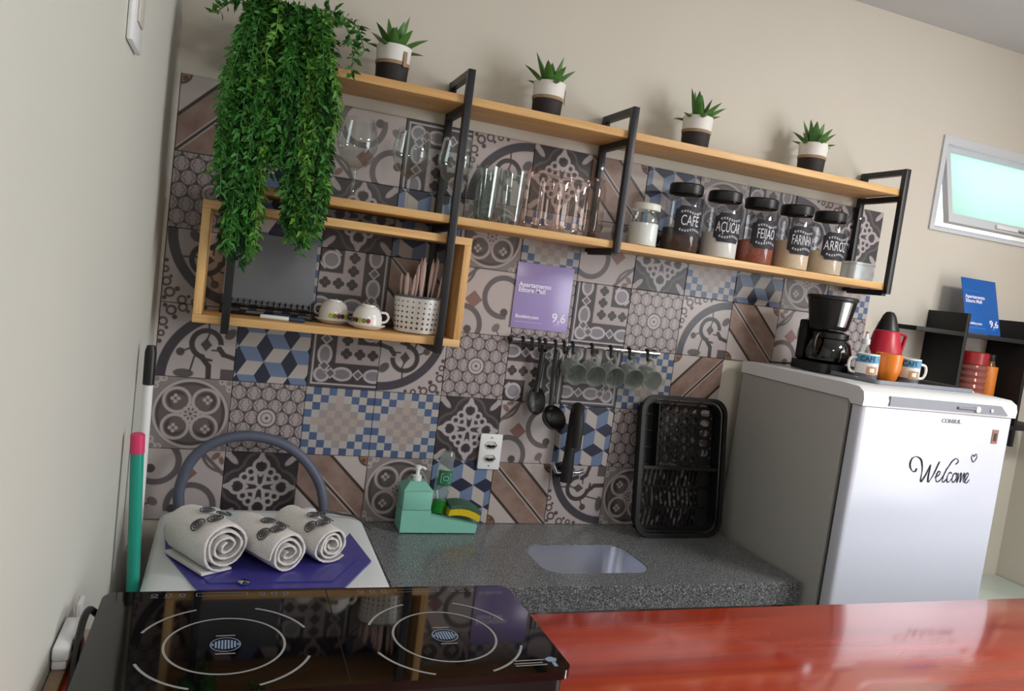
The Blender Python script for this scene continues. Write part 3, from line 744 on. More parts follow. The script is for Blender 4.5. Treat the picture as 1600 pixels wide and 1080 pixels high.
# five canisters
def canister(word, label, x, content, fill):
    t = thing('canister', label, 'canister', (x, -0.10, ZL), -0.12, 'canisters with chalk labels')
    r = 0.060
    MB().lathe([(0, 0.001), (r-.004, 0.001), (r, 0.006), (r, 0.165), (r-.006, 0.178), (r-.012, 0.182), (r-.012, 0.187)], 40).build('body', 'glass_jar', t)
    MB().lathe([(0, 0.004), (r-.0025, 0.004), (r-.0025, fill), (0, fill+.003)], 36).build('contents', content, t)
    MB().lathe([(r-.008, 0.184), (r-.0065, 0.186), (r-.0065, 0.212), (r-.010, 0.216), (0, 0.217)], 36).build('lid', 'lid_black', t)
    w, h, nk = 0.050, 0.046, 0.012
    o8 = []
    for sx, sy in ((1, 1), (-1, 1), (-1, -1), (1, -1)):
        q = [(sx*w, sy*(h-nk)), (sx*(w-nk*.4), sy*(h-nk)), (sx*(w-nk), sy*(h-nk*.4)), (sx*(w-nk), sy*h)]
        o8 += q if sx*sy > 0 else q[::-1]
    # densify
    pts = []
    for i, p in enumerate(o8):
        q = o8[(i+1) % len(o8)]
        for k in range(6): pts.append((p[0]+(q[0]-p[0])*k/6, 0.098+p[1]+(q[1]-p[1])*k/6))
    lb = MB(); wrap_patch(lb, pts, r+.0006); lb = lb.build('label_plate', 'chalk_black', t, smooth=60)
    text(word, 0.046, 'chalk_lettering', 'chalk_white', lb, TR(0, 0, 0.084), 'CENTER', bend=r+.0010, sx=0.40 if len(word) > 6 else 0.48 if len(word) > 5 else 0.58)
    b = MB()
    for zc, sg in ((0.125, 1), (0.070, -1)):
        for k in range(9):
            xx = -0.034+k*0.0085; zz = zc+sg*0.003*math.sin(k*.9)
            for s2 in (-1, 1): wrap_patch(b, [(xx, zz), (xx+.003, zz+s2*.0035), (xx+.0075, zz+s2*.003), (xx+.004, zz+s2*.0008)], r+.0010)
    b.build('leaf_garland', 'chalk_white', lb)
canister('CAFÉ', 'clear canister with black lid and chalk label, filled with dark ground coffee', 1.490, 'coffee_grounds', 0.075)
canister('AÇÚCAR', 'clear canister with black lid and chalk label, filled with white sugar', 1.637, 'sugar', 0.082)
canister('FEIJÃO', 'clear canister with black lid and chalk label, filled with red-brown beans', 1.780, 'beans', 0.075)
canister('FARINHA', 'clear canister with black lid and chalk label, of pale flour between beans and rice', 1.927, 'flour', 0.095)
canister('ARROZ', 'clear canister with black lid and chalk label of rice, next to the low plastic tub', 2.070, 'rice', 0.080)
t = thing('plastic_tub', 'low clear plastic tub with white lid at the end of the lower board', 'tub', (2.192, -0.10, ZL))
MB().prism(rrect(0, 0, 0.056, 0.062, 0.022), 0.001, 0.052).build('body', 'plastic_clear', t)
MB().prism(rrect(0, 0, 0.059, 0.065, 0.024), 0.0525, 0.060).build('lid', 'plastic_clear', t)

# ------------------------------------------------------------------ inside the box shelf (z = 1.4915)
ZB = 1.492
t = thing('display_book', 'smoky translucent sheet with black comb binding leaning inside the box shelf', 'notebook', (0.270, -0.06, ZB))
M = RX(-0.17)
MB().box(-0.118, 0.118, 0.004, 0.007, 0.030, 0.225, M=M).build('cover', 'glass_smoke', t)
b = MB()
for k in range(15): b.tube([(-0.108+k*.0154+0.004*math.sin(0), -0.006+0.012*math.cos(a), 0.030+0.011*math.sin(a)) for a in [2*PI*q/10 for q in range(10)]], 0.0018, 5, closed=True, M=M)
b.tube([(-0.12, -0.004, 0.022), (0.12, -0.004, 0.022)], 0.003, 6, M=M)
b.build('comb_binding', 'black_plastic', t)
b = MB()
for s_ in (-1, 1): b.tube([(s_*.119, -.012, 0.0035), (s_*.119, 0.006, 0.006), (s_*.119, 0.008, 0.05)], 0.0035, 6)
b.tube([(-.119, -.012, .0035), (.119, -.012, .0035)], 0.003, 6).build('wire_foot', 'black_plastic', t)
t = thing('marker_pen', 'white marker pen lying on the bottom board of the box shelf', 'pen', (0.30, -0.135, ZB), -0.12)
M = TR(0, 0, 0.006) @ RY(PI/2)
MB().lathe([(0, -.05), (0.005, -.05), (0.006, -.047), (0.006, 0.022), (0.0055, 0.024)], 14, M=M).build('barrel', 'white_plastic', t)
MB().lathe([(0.0062, 0.023), (0.0062, 0.058), (0.004, 0.064), (0, 0.064)], 14, M=M).build('cap', 'mug_navy', t)
def teacup(label, x, y, rz):
    t = thing('coffee_cup', label, 'cup', (x, y, ZB), rz, 'upturned cups on saucers')
    MB().lathe([(0, 0.003), (0.030, 0.003), (0.034, 0.001), (0.052, 0.012), (0.051, 0.014), (0.03, 0.0065), (0, 0.0065)], 32).build('saucer', 'ceramic_white', t)
    MB().lathe([(0.040, 0.012), (0.0415, 0.014), (0.040, 0.035), (0.033, 0.054), (0.024, 0.062), (0.020, 0.062), (0.019, 0.066), (0.017, 0.066), (0.016, 0.063), (0, 0.062)], 32).build('bowl', 'ceramic_white', t)
    MB().tube(cr([(0.037, 0, 0.048), (0.052, 0, 0.047), (0.060, 0, 0.036), (0.054, 0, 0.024), (0.040, 0, 0.020)], 6), 0.0035, 8).build('handle', 'ceramic_white', t)
    for k in range(11):
        a = -PI*.95+k*.28; pr = MB(); pts = [(0.0065*math.cos(q)+a*.041, 0.024+0.007*math.sin(q)) for q in [2*PI*i/10 for i in range(10)]]
        wrap_patch(pr, pts, 0.0420); pr.build('fruit_print', ('fruit_yellow', 'fruit_green', 'fruit_red', 'mug_navy')[k % 4], t)
teacup('white cup with fruit print upside down on a saucer, next to the dotted cutlery holder', 0.530, -0.122, 0.1)
teacup('white cup with fruit print upside down on a saucer, next to the comb-bound sheet', 0.447, -0.056, 2.6)
t = thing('cutlery_holder', 'white oval cutlery holder with rows of grey dots and a grey rim', 'holder', (0.673, -0.10, ZB))
MB().lathe([(0, 0.002), (0.058, 0.002), (0.062, 0.006), (0.070, 0.100), (0.068, 0.100), (0.060, 0.01), (0, 0.01)], 40, sx=1.0, sy=0.72).build('body', 'ceramic_white', t)
MB().lathe([(0.0675, 0.100), (0.0715, 0.100), (0.072, 0.106), (0.0675, 0.106)], 40, sx=1.0, sy=0.72).build('rim', 'holder_rim', t)
b = MB()
for zi in range(6):
    z = 0.016+zi*0.0145; r = 0.0621+0.0080*((z-.006)/0.094)
    for k in range(26):
        a = 2*PI*(k+.5*0)/26; d = 0.0037-0.0003*zi
        c = Vector((r*math.cos(a), r*.72*math.sin(a), z)); nr = Vector((math.cos(a)/1.0, math.sin(a)/.72, 0)).normalized(); tx = Vector((-nr.y, nr.x, 0))
        b._add([c+nr*.0006+tx*d*math.cos(q)+Vector((0, 0, 1))*d*math.sin(q) for q in [2*PI*i/8 for i in range(8)]], [tuple(range(8))])
b.build('dots', 'dot_grey', t)
for k in range(15):
    x = 0.673-0.046+0.092*((k*.618) % 1); y = -0.10+rnd.uniform(-.022, .022)
    lean = (x-0.655)*3.2+rnd.uniform(-.12, .12); h = rnd.uniform(.17, .215) if x > .655 else rnd.uniform(.14, .165)
    t = thing('cutlery', 'pink-handled piece of cutlery standing in the dotted holder', 'cutlery', (x, y, ZB+.0115), 0, 'cutlery in the dotted holder')
    M = RY(lean*.45) @ RX(rnd.uniform(-.08, .08)) @ RZ(rnd.uniform(-.6, .6))
    MB().tube([(0, 0, .007), (0, 0, h*.45), (0, 0, h*.55), (0, 0, h*.72), (0, 0, h*.9), (0, 0, h)], [.0025, .003, .0065, .0100, .0088, .0015], 10, flat=.45, M=M).build('handle', 'cutlery_pink', t)

# ------------------------------------------------------------------ on the tiled wall
def award_card(name, label, loc, w, h, M, base, pale, blue=False):
    t = thing(name, label, 'sign', loc)
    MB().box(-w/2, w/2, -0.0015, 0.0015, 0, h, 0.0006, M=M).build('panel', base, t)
    k = w/0.19; P0 = lambda x, z: M @ TR(x, -0.0019, z)
    text('Traveller Review Awards', 0.0085*k, 'heading', pale, t, P0(-w*.44, h*.755))
    text('Apartamento', 0.020*k, 'name_lettering', 'card_white', t, P0(-w*.44, h*.635), bold=0.0004)
    text('Ettore Mall', 0.020*k, 'name_lettering', 'card_white', t, P0(-w*.44, h*.555), bold=0.0004)
    text('Booking.com', 0.0150*k, 'brand_lettering', 'card_white', t, P0(-w*.44, h*.16), bold=0.0003)
    MB().box(-w*.44, w*.06, -0.0021, -0.0016, h*.095, h*.103, M=M).build('rule', pale, t)
    text('9,6', 0.040*k, 'score_lettering', 'card_white', t, P0(w*.20, h*.145), bold=0.0006)
    MB().box(w*.24, w*.36, -0.0021, -0.0016, h*.095, h*.108, M=M).build('score_caption', pale, t)
    return t
award_card('review_card', 'lilac acrylic review card fixed to the tiles above the utensil rail', (1.089, -0.0035, 1.532), 0.192, 0.205, Matrix.Identity(4), 'card_glare_lilac', 'card_pale')

rl = thing('utensil_rail', 'chrome utensil rail with black hooks mounted on the tiles', 'rail', (1.2575, -0.03, 1.497))
MB().tube([(-.262, 0, 0), (.262, 0, 0)], 0.0072, 12).build('rod', 'chrome', rl)
for s_ in (-1, 1): MB().lathe([(0, 0), (.011, 0), (.011, .012), (.008, .029), (0, .029)], 16, M=TR(s_*.255, -.008+.037, 0) @ RX(PI/2)).build('end_mount', 'black_plastic', rl)
hooks = [1.03, 1.06, 1.085, 1.105, 1.14, 1.17, 1.20, 1.268, 1.336, 1.404, 1.472]
for x in hooks:
    MB().tube([(x-1.2575, .0105*math.cos(a), .0105*math.sin(a)) for a in [PI*1.2*q/10-.3 for q in range(11)]]+[(x-1.2575, -.010, -.012), (x-1.2575, -.010, -.020), (x-1.2575, -.016, -.026), (x-1.2575, -.022, -.020)], 0.0042, 6).build('hook', 'black_plastic', rl)
ld = thing('ladle', 'black soup ladle hanging from the utensil rail', 'ladle', (1.142, -0.055, 1.236))
MB().tube(cr([(0, 0.004, .236), (0, .004, .19), (0, -.002, .10), (0, -.006, .055)], 5), [.0040]*10+[.0035]*6, 8, flat=2.6).build('handle', 'black_plastic', ld)
MB().lathe([(0, -.036), (.02, -.032), (.036, -.018), (.043, 0.0), (.041, 0.0), (.034, -.016), (.018, -.029), (0, -.033)], 26, M=TR(.004, -.036, .037) @ RY(.35) @ RX(.9)).build('bowl', 'black_plastic', ld)
ld = thing('serving_spoon', 'black serving spoon hanging beside the soup ladle', 'spoon', (1.100, -0.030, 1.300))
MB().tube(cr([(0, -.010, .190), (0, -.006, .14), (0, 0, .07), (0, 0, .038)], 5), [.0040]*10+[.0035]*6, 8, flat=2.5).build('handle', 'black_plastic', ld)
MB().lathe([(0, -.014), (.02, -.011), (.033, 0), (.031, .0005), (.018, -.009), (0, -.011)], 24, sy=1.35, M=TR(0, -.006, .012) @ RX(1.35)).build('bowl', 'black_plastic', ld)
mg = thing('glass_mug', 'first clear glass mug from the ladle on the utensil rail', 'mug', (1.20, -0.05, 1.435), 0, 'glass mugs on the utensil rail')
M = TR(0, 0.028, -0.006) @ RX(PI/2+.25)
MB().lathe([(0, 0), (.026, 0), (.031, .006), (.034, .03), (.035, .072), (.0335, .072), (.032, .03), (.028, .009), (0, .008)], 24, M=M).build('body', 'glass_frost', mg)
MB().tube(cr([M @ Vector((0, .034, .016)), M @ Vector((0, .052, .02)), M @ Vector((0, .058, .036)), M @ Vector((0, .050, .052)), M @ Vector((0, .035, .056))], 5), .004, 7).build('handle', 'glass_frost', mg)
for x, w_ in zip(hooks[-4:], ('second', 'third', 'fourth', 'fifth')): dup(mg, (x, -0.05, 1.435), 0.0, w_+' clear glass mug from the ladle on the utensil rail', mg['group'])

fa = thing('faucet', 'matt black gooseneck wall faucet with small metal levers', 'faucet', (1.235, 0, 1.085))
MB().lathe([(0, 0), (.026, 0), (.027, .004), (.016, .008), (.016, .05), (0, .05)], 20, M=RX(PI/2)).build('wall_mount', 'black_matte', fa)
d = Vector((-.30, -.95, 0)).normalized()
pts = [(0, -.045, -.028), (0, -.045, .0), (0, -.045, .06), (0, -.045, .14)]+[tuple(Vector((0, -.045, .17))+d*(.055-.055*math.cos(a))+Vector((0, 0, .055*math.sin(a)))) for a in [PI*q/10 for q in range(11)]]+[tuple(Vector((0, -.045, .13))+d*.11), tuple(Vector((0, -.045, .11))+d*.11)]
MB().tube(pts, [.019, .021, .0175]+[.0165]*13+[.0165], 14).build('gooseneck', 'black_matte', fa)
for s_ in (-1, 1): MB().tube([(s_*.014, -.045, .002), (s_*.040, -.05, .004), (s_*.056, -.052, .012+.02*(s_ < 0))], [.006, .0065, .008], 10).build('lever', 'chrome', fa)

ou = thing('wall_outlet', 'white double power outlet plate on the tiles above the worktop', 'outlet', (0.979, 0, 1.078))
pl = MB().box(-.037, .037, -.010, -.0005, 0, .114, .004).build('plate', 'white_plastic', ou)
for z in (.078, .036):
    oc = MB().lathe([(0, 0), (.0165, 0), (.018, .0015), (.019, .003)], 6, sx=1.1, sy=.75, M=TR(0, -.0100, z) @ RX(PI/2) @ RZ(0)).build('socket', 'trim_white', ou)
    for x in (-.008, 0, .008): MB().lathe([(0, 0), (.0024, 0), (.0024, .0008), (0, .0008)], 8, M=TR(x, -.0101, z-(.003 if x == 0 else 0)) @ RX(PI/2)).build('pin_hole', 'black_matte', oc)
for z in (.102, .012): MB().lathe([(0, 0), (.003, 0), (.003, .001), (0, .001)], 8, M=TR(0, -.010, z) @ RX(PI/2)).build('screw', 'logo_grey', ou)

# ------------------------------------------------------------------ on the worktop (z = 0.90)
ZC = 0.9005
dr = thing('dish_rack', 'black plastic dish rack standing upright against the tiles by the fridge', 'dish rack', (1.635, -0.115, ZC))
M = RX(-0.155) @ TR(0, 0, .0)
W2, H2 = .168, .468
ro, ri = rrect(0, H2/2, W2, H2/2, .055), rrect(0, H2/2, W2-.014, H2/2-.014, .045)
rb, rbi = rrect(0, H2/2, W2-.016, H2/2-.016, .045), rrect(0, H2/2, W2-.022, H2/2-.022, .042)
MB().ringprism(ro, ri, -0.012, 0.0, M=M, plane='XZ').build('rim', 'black_plastic', dr)
MB().ringprism(rb, rbi, 0.0, 0.045, M=M, plane='XZ').build('side_wall', 'black_plastic', dr)
b = MB()
xa, xb = -W2+.024, W2-.024
b.box(xa, xa+.050, .040, .045, .235, H2-.03, M=M)                       # solid cutlery compartment floor
b.box(xa+.050, xa+.055, .005, .045, .22, H2-.03, M=M)
for z in (.29, .345, .40): b.box(xa, xa+.05, .03, .040, z, z+.004, M=M)
x1, x2 = xa+.055, xb
def hole_cell(cx, cz, hx, hz, ex, ez, p):
    outr, inr = [], []
    for k in range(16):
        a_ = 2*PI*(k+.5)/16; c_, s_ = math.cos(a_), math.sin(a_); q = 1/max(abs(c_), abs(s_))
        e_ = (abs(c_)**p+abs(s_)**p)**(-1/p)
        outr.append((cx+c_*q*hx, cz+s_*q*hz)); inr.append((cx+c_*e_*ex, cz+s_*e_*ez))
    b.ringprism(outr, inr, .040, .045, M=M, plane='XZ')
gx0, gx1 = x1+.002, x2-.056
cw, chh = (gx1-gx0)/5, (H2-.03-.24)/6
for k in range(5):
    for q in range(6): hole_cell(gx0+cw*(k+.5), .24+chh*(q+.5), cw/2, chh/2, cw*.30, chh*.36, 2.0)
for q in range(5): hole_cell((gx1+x2)/2, .262+.0345*(q+.5), (x2-gx1)/2, .01725, .021, .0115, 3.2)
b.box(gx1, x2, .040, .045, .235, .262, M=M).box(gx1, x2, .040, .045, .262+.0345*5, H2-.03, M=M)
b.box(xa, xb, .0, .045, .222, .232, M=M)
for row, (za, zb, sl) in enumerate(((.165, .222, .010), (.095, .160, -.008), (.03, .090, .012))):
    b.box(xa, xb, .040, .045, za-.008, za, M=M)
    for k in range(15):
        x = xa+.006+k*.0172; b.prism([(x, za), (x+.0055, za), (x+.0055+sl, zb), (x+sl, zb)], .038, .044, M=M, plane='XZ')
b.box(xb-.045, xb, .040, .045, .03, .222, M=M)
b.build('grid', 'black_plastic', dr, smooth=0)

og = thing('soap_organizer', 'mint green sink organizer with built-in soap dispenser', 'soap dispenser', (0.815, -0.062, ZC))
prof = [(-.117, .003), (.117, .003), (.120, .028), (-.029, .055), (-.029, .070), (-.117, .070)]
MB().prism(prof, -.038, .040, plane='XZ').build('base_tray', 'teal_plastic', og, smooth=0)
MB().box(-.117, -.030, -.038, .040, .0705, .128, .003).build('tank', 'teal_plastic', og)
b = MB(); b._add([(-.119, -.040, .1285), (-.028, -.040, .1285), (-.028, .042, .1285), (-.119, .042, .1285), (-.098, -.018, .152), (-.050, -.018, .152), (-.050, .020, .152), (-.098, .020, .152)],
     [(0, 1, 5, 4), (1, 2, 6, 5), (2, 3, 7, 6), (3, 0, 4, 7), (4, 5, 6, 7), (3, 2, 1, 0)]); b.build('lid', 'teal_lid', og, smooth=0)
pm = MB().lathe([(0, .152), (.013, .152), (.013, .166), (.006, .168), (.005, .185), (.009, .186), (.009, .196), (0, .198)], 16, M=TR(-.074, 0, 0)).build('pump', 'white_plastic', og)
MB().tube([(-.074, 0, .192), (-.058, -.006, .191), (-.052, -.008, .186)], .0042, 8).build('spout', 'white_plastic', pm)
MB().box(-.09, -.02, -.0384, -.037, .001, .003).build('rubber_foot', 'black_matte', og)
bt = thing('detergent_bottle', 'clear detergent bottle with green cap standing upside down in the mint organizer', 'bottle', (0.817, -0.062, 0.9545))
Mb = TR(0, 0, .002) @ RY(0.06)
MB().lathe([(.012, .03), (.016, .045), (.024, .06), (.0255, .08), (.0255, .13), (.021, .15), (.023, .172), (.018, .186), (0, .186)], 26, sy=.7, M=Mb).build('body', 'glass_bottle', bt)
MB().lathe([(0, 0), (.022, 0), (.020, .036), (.013, .038), (0, .038)], 20, sy=.8, M=Mb).build('cap', 'cap_green', bt)
lb = MB(); pts = [(x_*.026, .108+z_*.024) for x_, z_ in ((-1, -1), (-.5, -1), (0, -1), (.5, -1), (1, -1), (1, 0), (1, 1), (.5, 1), (0, 1), (-.5, 1), (-1, 1), (-1, 0))]
wrap_patch(lb, pts, .0262, M=Mb @ Matrix.Diagonal((1, .7, 1, 1))); lb = lb.build('label', 'label_green', bt)
lg = MB()
for q in (rrect(0.002, .108, .016, .014, .004, 3), rrect(0.002, .108, .008, .006, .002, 3)): lg.tube([(math.sin(p[0]/.0265)*.0265, -math.cos(p[0]/.0265)*.0265, p[1]) for p in q], .0011, 4, closed=True, M=Mb @ Matrix.Diagonal((1, .7, 1, 1)))
lg.build('emblem', 'teal_plastic', lb)
sp = thing('sponge', 'yellow and green scouring sponge lying in the mint organizer', 'sponge', (0.889, -0.062, 0.941))
Ms = RY(0.34)
def spg(z0, z1, bow):
    b = MB(); vs, fs = [], []; K = 10
    for k in range(K+1):
        x = -.048+.10*k/K; dz = bow*(1-((k/K-.5)*2)**2)
        vs += [(x, -.034, z0+dz), (x, .034, z0+dz), (x, .034, z1+dz), (x, -.034, z1+dz)]
    for k in range(K): fs += [(k*4+q, k*4+(q+1) % 4, (k+1)*4+(q+1) % 4, (k+1)*4+q) for q in range(4)]
    fs += [(0, 1, 2, 3), (K*4+3, K*4+2, K*4+1, K*4)]
    return b._add(vs, fs, TR(0, 0, .004) @ RY(.18))
spg(0.0, .020, .010).build('foam', 'sponge_yellow', sp); spg(.0202, .032, .012).build('scouring_pad', 'sponge_green', sp)

# ------------------------------------------------------------------ washing machine with towels, hose, brooms
wm = thing('washing_machine', 'small white top-loading washer with a violet blue lid', 'washing machine', (0.315, -0.355, 0))
MB().prism(rrect(0, 0, .262, .270, .05, 8), 0.0, .925).build('body', 'washer_white', wm)
b = MB(); vs, fs = [], []; levels = [(.2625, .2705, .925), (.2625, .2705, .935), (.258, .266, .945), (.248, .256, .952), (.22, .23, .955)]
n = len(rrect(0, 0, .2, .2, .05, 8))
for hx, hy, z in levels: vs += [(p[0], p[1], z+(.012*max(0, (p[1]-.12)/.15) if z > .93 else 0)) for p in rrect(0, 0, hx, hy, .055, 8)]
for k in range(len(levels)-1): fs += [(k*n+i, k*n+(i+1) % n, (k+1)*n+(i+1) % n, (k+1)*n+i) for i in range(n)]
fs.append(tuple(range((len(levels)-1)*n, len(levels)*n))); b._add(vs, fs).build('top_deck', 'washer_white', wm)
lidp = [(-.243, .128), (.172, .150), (.205, .128), (.234, -.10), (.150, -.25), (-.150, -.25), (-.226, -.05)]
lo = MB().prism(lidp, .9555, .960).build('lid', 'lid_blue', wm, smooth=0)
MB().prism([(p[0]*.86-.002, p[1]*.86-.006) for p in lidp], .9601, .9625).build('lid_panel', 'lid_blue', lo, smooth=0)
MB().lathe([(0, .9626), (.012, .9626), (.013, .966), (0, .968)], 16, M=TR(-.06, -.225, 0)).build('lid_knob', 'chrome', lo)
for x, y in ((-.134, .195), (.112, .21)):
    dl = MB().lathe([(.034, .962), (.032, .966), (.022, .970), (.019, .984), (.012, .987), (0, .9875)], 24, M=TR(x, y, 0)).build('dial', 'white_plastic', wm)
    for s_ in (0.15, PI-.75): MB().lathe([(.044, .9665), (.050, .9665), (.050, .968), (.044, .968)], 8, M=TR(x, y, 0), a0=s_, a1=s_+.6).build('dial_mark', 'dial_teal', wm)
MB().tube(cr([(.03, .06, .9640), (.06, .11, .970), (.10, .155, .978), (.15, .19, .984), (.20, .20, .975), (.245, .20, .965), (.285, .19, .935)], 6), .0035, 6).build('power_cord', 'cable_black', wm)
hs = cr([(.101-.005, -.065, .955), (.093, -.065, 1.01), (.115, -.062, 1.085), (.165, -.06, 1.135), (.245, -.058, 1.16), (.335, -.058, 1.147), (.405, -.06, 1.105), (.455, -.062, 1.04), (.474, -.065, .985), (.478, -.066, .955)], 7)
hs = [(.100, -.0645, .72)]+[tuple(p) for p in hs]+[(.482, -.0645, .72)]
ho = MB().tube(hs, .0145, 12).build('drain_hose', 'hose_grey'); tag(ho, 'grey drain hose looped upright against the tiles behind the washer', 'hose')
def towel(label, front, back, R_, turns, seed):
    a, c = Vector(front), Vector(back); ax = (c-a); L = ax.length; ax.normalize()
    z0 = .9632 if seed else .9632
    root = thing('rolled_towel', label, 'towel', (a.x, a.y, z0), 0, 'rolled towels on the washer')
    X = Vector((ax.y, -ax.x, 0)); Zv = Vector((0, 0, 1)); rr = random.Random(seed)
    th = .0048; n = int(turns*22); prof = []
    for k in range(n+1):
        ang = 2*PI*turns*k/n; r = .007+(R_-.007)*(k/n)
        prof.append((ang+seed, r))
    def P(ang, r, s, z):
        wob = 1+.05*math.sin(3*ang+seed)
        px = math.cos(ang)*r*wob*1.06; pz = math.sin(ang)*r*.96
        return X*px+Zv*(pz+R_*.96+th*.5)+ax*s
    vs, fs = [], []
    slices = [(-.004, .97), (0.0, 1.0), (.02, 1.01), (L*.5, 1.0), (L-.01, 1.0), (L, .98)]
    for s_, kk in slices:
        for ang, r in prof:
            t_ = th*(.5+.12*math.sin(ang*7+seed)); 
            vs.append(P(ang, (r-t_)*kk, s_+.004*math.sin(ang*1.3+seed)*(1 if s_ < .01 else 0), 0)); vs.append(P(ang, (r+t_)*kk, s_+.004*math.sin(ang*1.3+seed)*(1 if s_ < .01 else 0), 0))
    m_n = 2*(n+1)
    for j in range(len(slices)-1):
        for k in range(n):
            b0, b1 = j*m_n+2*k, (j+1)*m_n+2*k
            fs += [(b0, b0+2, b1+2, b1), (b0+1, b1+1, b1+3, b0+3)]
        b0, b1 = j*m_n+2*n, (j+1)*m_n+2*n; fs += [(b0, b0+1, b1+1, b1), (j*m_n, (j+1)*m_n, (j+1)*m_n+1, j*m_n+1)]
    for j in (0, len(slices)-1):
        for k in range(n): b0 = j*m_n+2*k; fs.append((b0, b0+1, b0+3, b0+2))
    zmin = min(v.z for v in vs); vs = [v-Zv*zmin for v in vs]
    MB()._add(vs, fs).build('roll', 'towel', root, smooth=50)
    b = MB()                       # printed cup motifs on the upper side
    for q, (s_, aa) in enumerate(((.03, 1.75), (.055, 1.2), (.045, 2.3), (.085, 1.55))):
        for sz in (.015, .009, .004):
            pts = []
            for k in range(12):
                u_ = 2*PI*k/12; pts.append(P(aa+math.cos(u_)*sz/R_, R_+th*.5+.0012, s_+math.sin(u_)*sz, 0)-Zv*zmin)
            b.tube(pts, .0016, 4, closed=True)
    b.build('print', 'towel_print', root)
    return root
tw = towel('rolled white towel with cup print and a loose flap, closest to the broom handles', (.212, -.520, 0), (.129, -.385, 0), .057, 3.6, 1)
fl = MB()
a, c = Vector((.218-.218, 0, 0)), Vector((-.083, .135, 0)); X = Vector((c.y, -c.x, 0)).normalized()
fl._add([(a-X*.050+Vector((0, 0, .001))), (c-X*.050+Vector((0, 0, .001))), (c-X*.005+Vector((0, 0, .001))), (a+X*.02+Vector((0, 0, .001))), (a-X*.052+Vector((0, 0, .008))), (c-X*.052+Vector((0, 0, .008))), (c-X*.005+Vector((0, 0, .006))), (a+X*.02+Vector((0, 0, .006)))],
        [(0, 1, 2, 3), (4, 7, 6, 5), (0, 4, 5, 1), (1, 5, 6, 2), (2, 6, 7, 3), (3, 7, 4, 0)]).build('flap', 'towel', tw)
towel('rolled white towel with cup print lying between two other rolls', (.345, -.517, 0), (.258, -.372, 0), .050, 3.2, 2)
towel('rolled white towel closest to the granite worktop', (.447, -.475, 0), (.362, -.305, 0), .046, 3.4, 3)

mp = thing('mop_pole', 'white pole with a black cap leaning in the corner behind the green broom', 'mop', (.034, -.35, 0))
Mp = lambda z: (.034-.018*(z/1.42)-.034, 0, z)
MB().tube([Mp(.0), Mp(1.335)], .0105, 12).build('pole', 'white_plastic', mp)
MB().tube([Mp(1.336), Mp(1.41), Mp(1.425)], [.0125, .0125, .009], 12).build('cap', 'black_plastic', mp)
bm_ = thing('broom', 'broom with a turquoise handle and pink end beside the washer', 'broom', (.036, -.5, 0))
Mp = lambda z: (.0+.0-.018*max(0, (z-.9)/.35), 0, z)
MB().tube([Mp(.0), Mp(.9), Mp(1.215)], .0130, 12).build('handle', 'broom_green', bm_)
MB().tube([Mp(1.2155), Mp(1.255), Mp(1.258)], [.0142, .0142, .011], 12).build('end_cap', 'broom_pink', bm_)

# ------------------------------------------------------------------ induction cooktop on the bar
ck = thing('induction_cooktop', 'black glass double induction cooktop standing on the red bar', 'cooktop', (0.362, -1.1285, 1.0705))
W2, D2 = .330, .152
MB().prism(rrect(0, 0, W2-.008, D2-.008, .02), .0, .036).build('housing', 'black_plastic', ck)
MB().prism(rrect(0, 0, W2, D2, .022), .0362, .0495).build('glass_plate', 'black_glass', ck)
ZT = .0498
def arcband(mb, cx, cy, r0, r1, a0, a1, n=20):
    vs = []; fs = []
    for k in range(n+1):
        a = a0+(a1-a0)*k/n
        vs += [(cx+r0*math.cos(a), cy+r0*math.sin(a), ZT), (cx+r1*math.cos(a), cy+r1*math.sin(a), ZT)]
    fs = [(2*k, 2*k+1, 2*k+3, 2*k+2) for k in range(n)]
    return mb._add(vs, fs)
for cx in (.209-.362, .527-.362):
    cy = -1.158+1.1285
    hz = arcband(MB(), cx, cy, .0780, .0815, 0, 2*PI, 64).build('zone_ring', 'print_grey', ck)
    for q in range(4):
        a = PI/4+q*PI/2; arcband(MB(), cx, cy, .1165, .1205, a-.42, a+.42, 18).build('zone_arc', 'print_grey', ck)
    b = MB(); arcband(b, cx, cy, .0190, .0205, 0, 2*PI, 32)
    for q in range(-4, 5):
        hh = math.sqrt(max(0, .0165**2-(q*.004)**2)); x = cx+q*.0042
        b._add([(x-.0013, cy-hh*.8, ZT), (x+.0013, cy-hh*.8, ZT), (x+.0013, cy+hh*.8, ZT), (x-.0013, cy+hh*.8, ZT)], [(0, 1, 2, 3)])
    b.build('centre_emblem', 'print_blue', ck)
    b = MB()
    for yy in (.026, -.026): b._add([(cx-.013, cy+yy-.0012, ZT), (cx+.013, cy+yy-.0012, ZT), (cx+.013, cy+yy+.0012, ZT), (cx-.013, cy+yy+.0012, ZT)], [(0, 1, 2, 3)])
    b.build('caption_line', 'print_grey', ck)
    b = MB(); yk = D2-.016
    for dx in (-.105, -.085, -.065, .055, .073, .091):
        arcband(b, cx+dx, yk, .0035, .0048, 0, 2*PI, 12)
        b._add([(cx+dx-.006, yk-.009, ZT), (cx+dx+.006, yk-.009, ZT), (cx+dx+.006, yk-.0075, ZT), (cx+dx-.006, yk-.0075, ZT)], [(0, 1, 2, 3)])
    b.build('control_icons', 'logo_grey', ck, kind='stuff')
    b = MB(); b._add([(cx+x, yk+y, ZT) for x, y in ((-.045, -.006), (.032, -.006), (.032, .006), (-.045, .006), (-.044, -.005), (.031, -.005), (.031, .005), (-.044, .005))], [(0, 1, 5, 4), (1, 2, 6, 5), (2, 3, 7, 6), (3, 0, 4, 7)])
    b.build('display_window', 'logo_grey', ck)
b = MB()
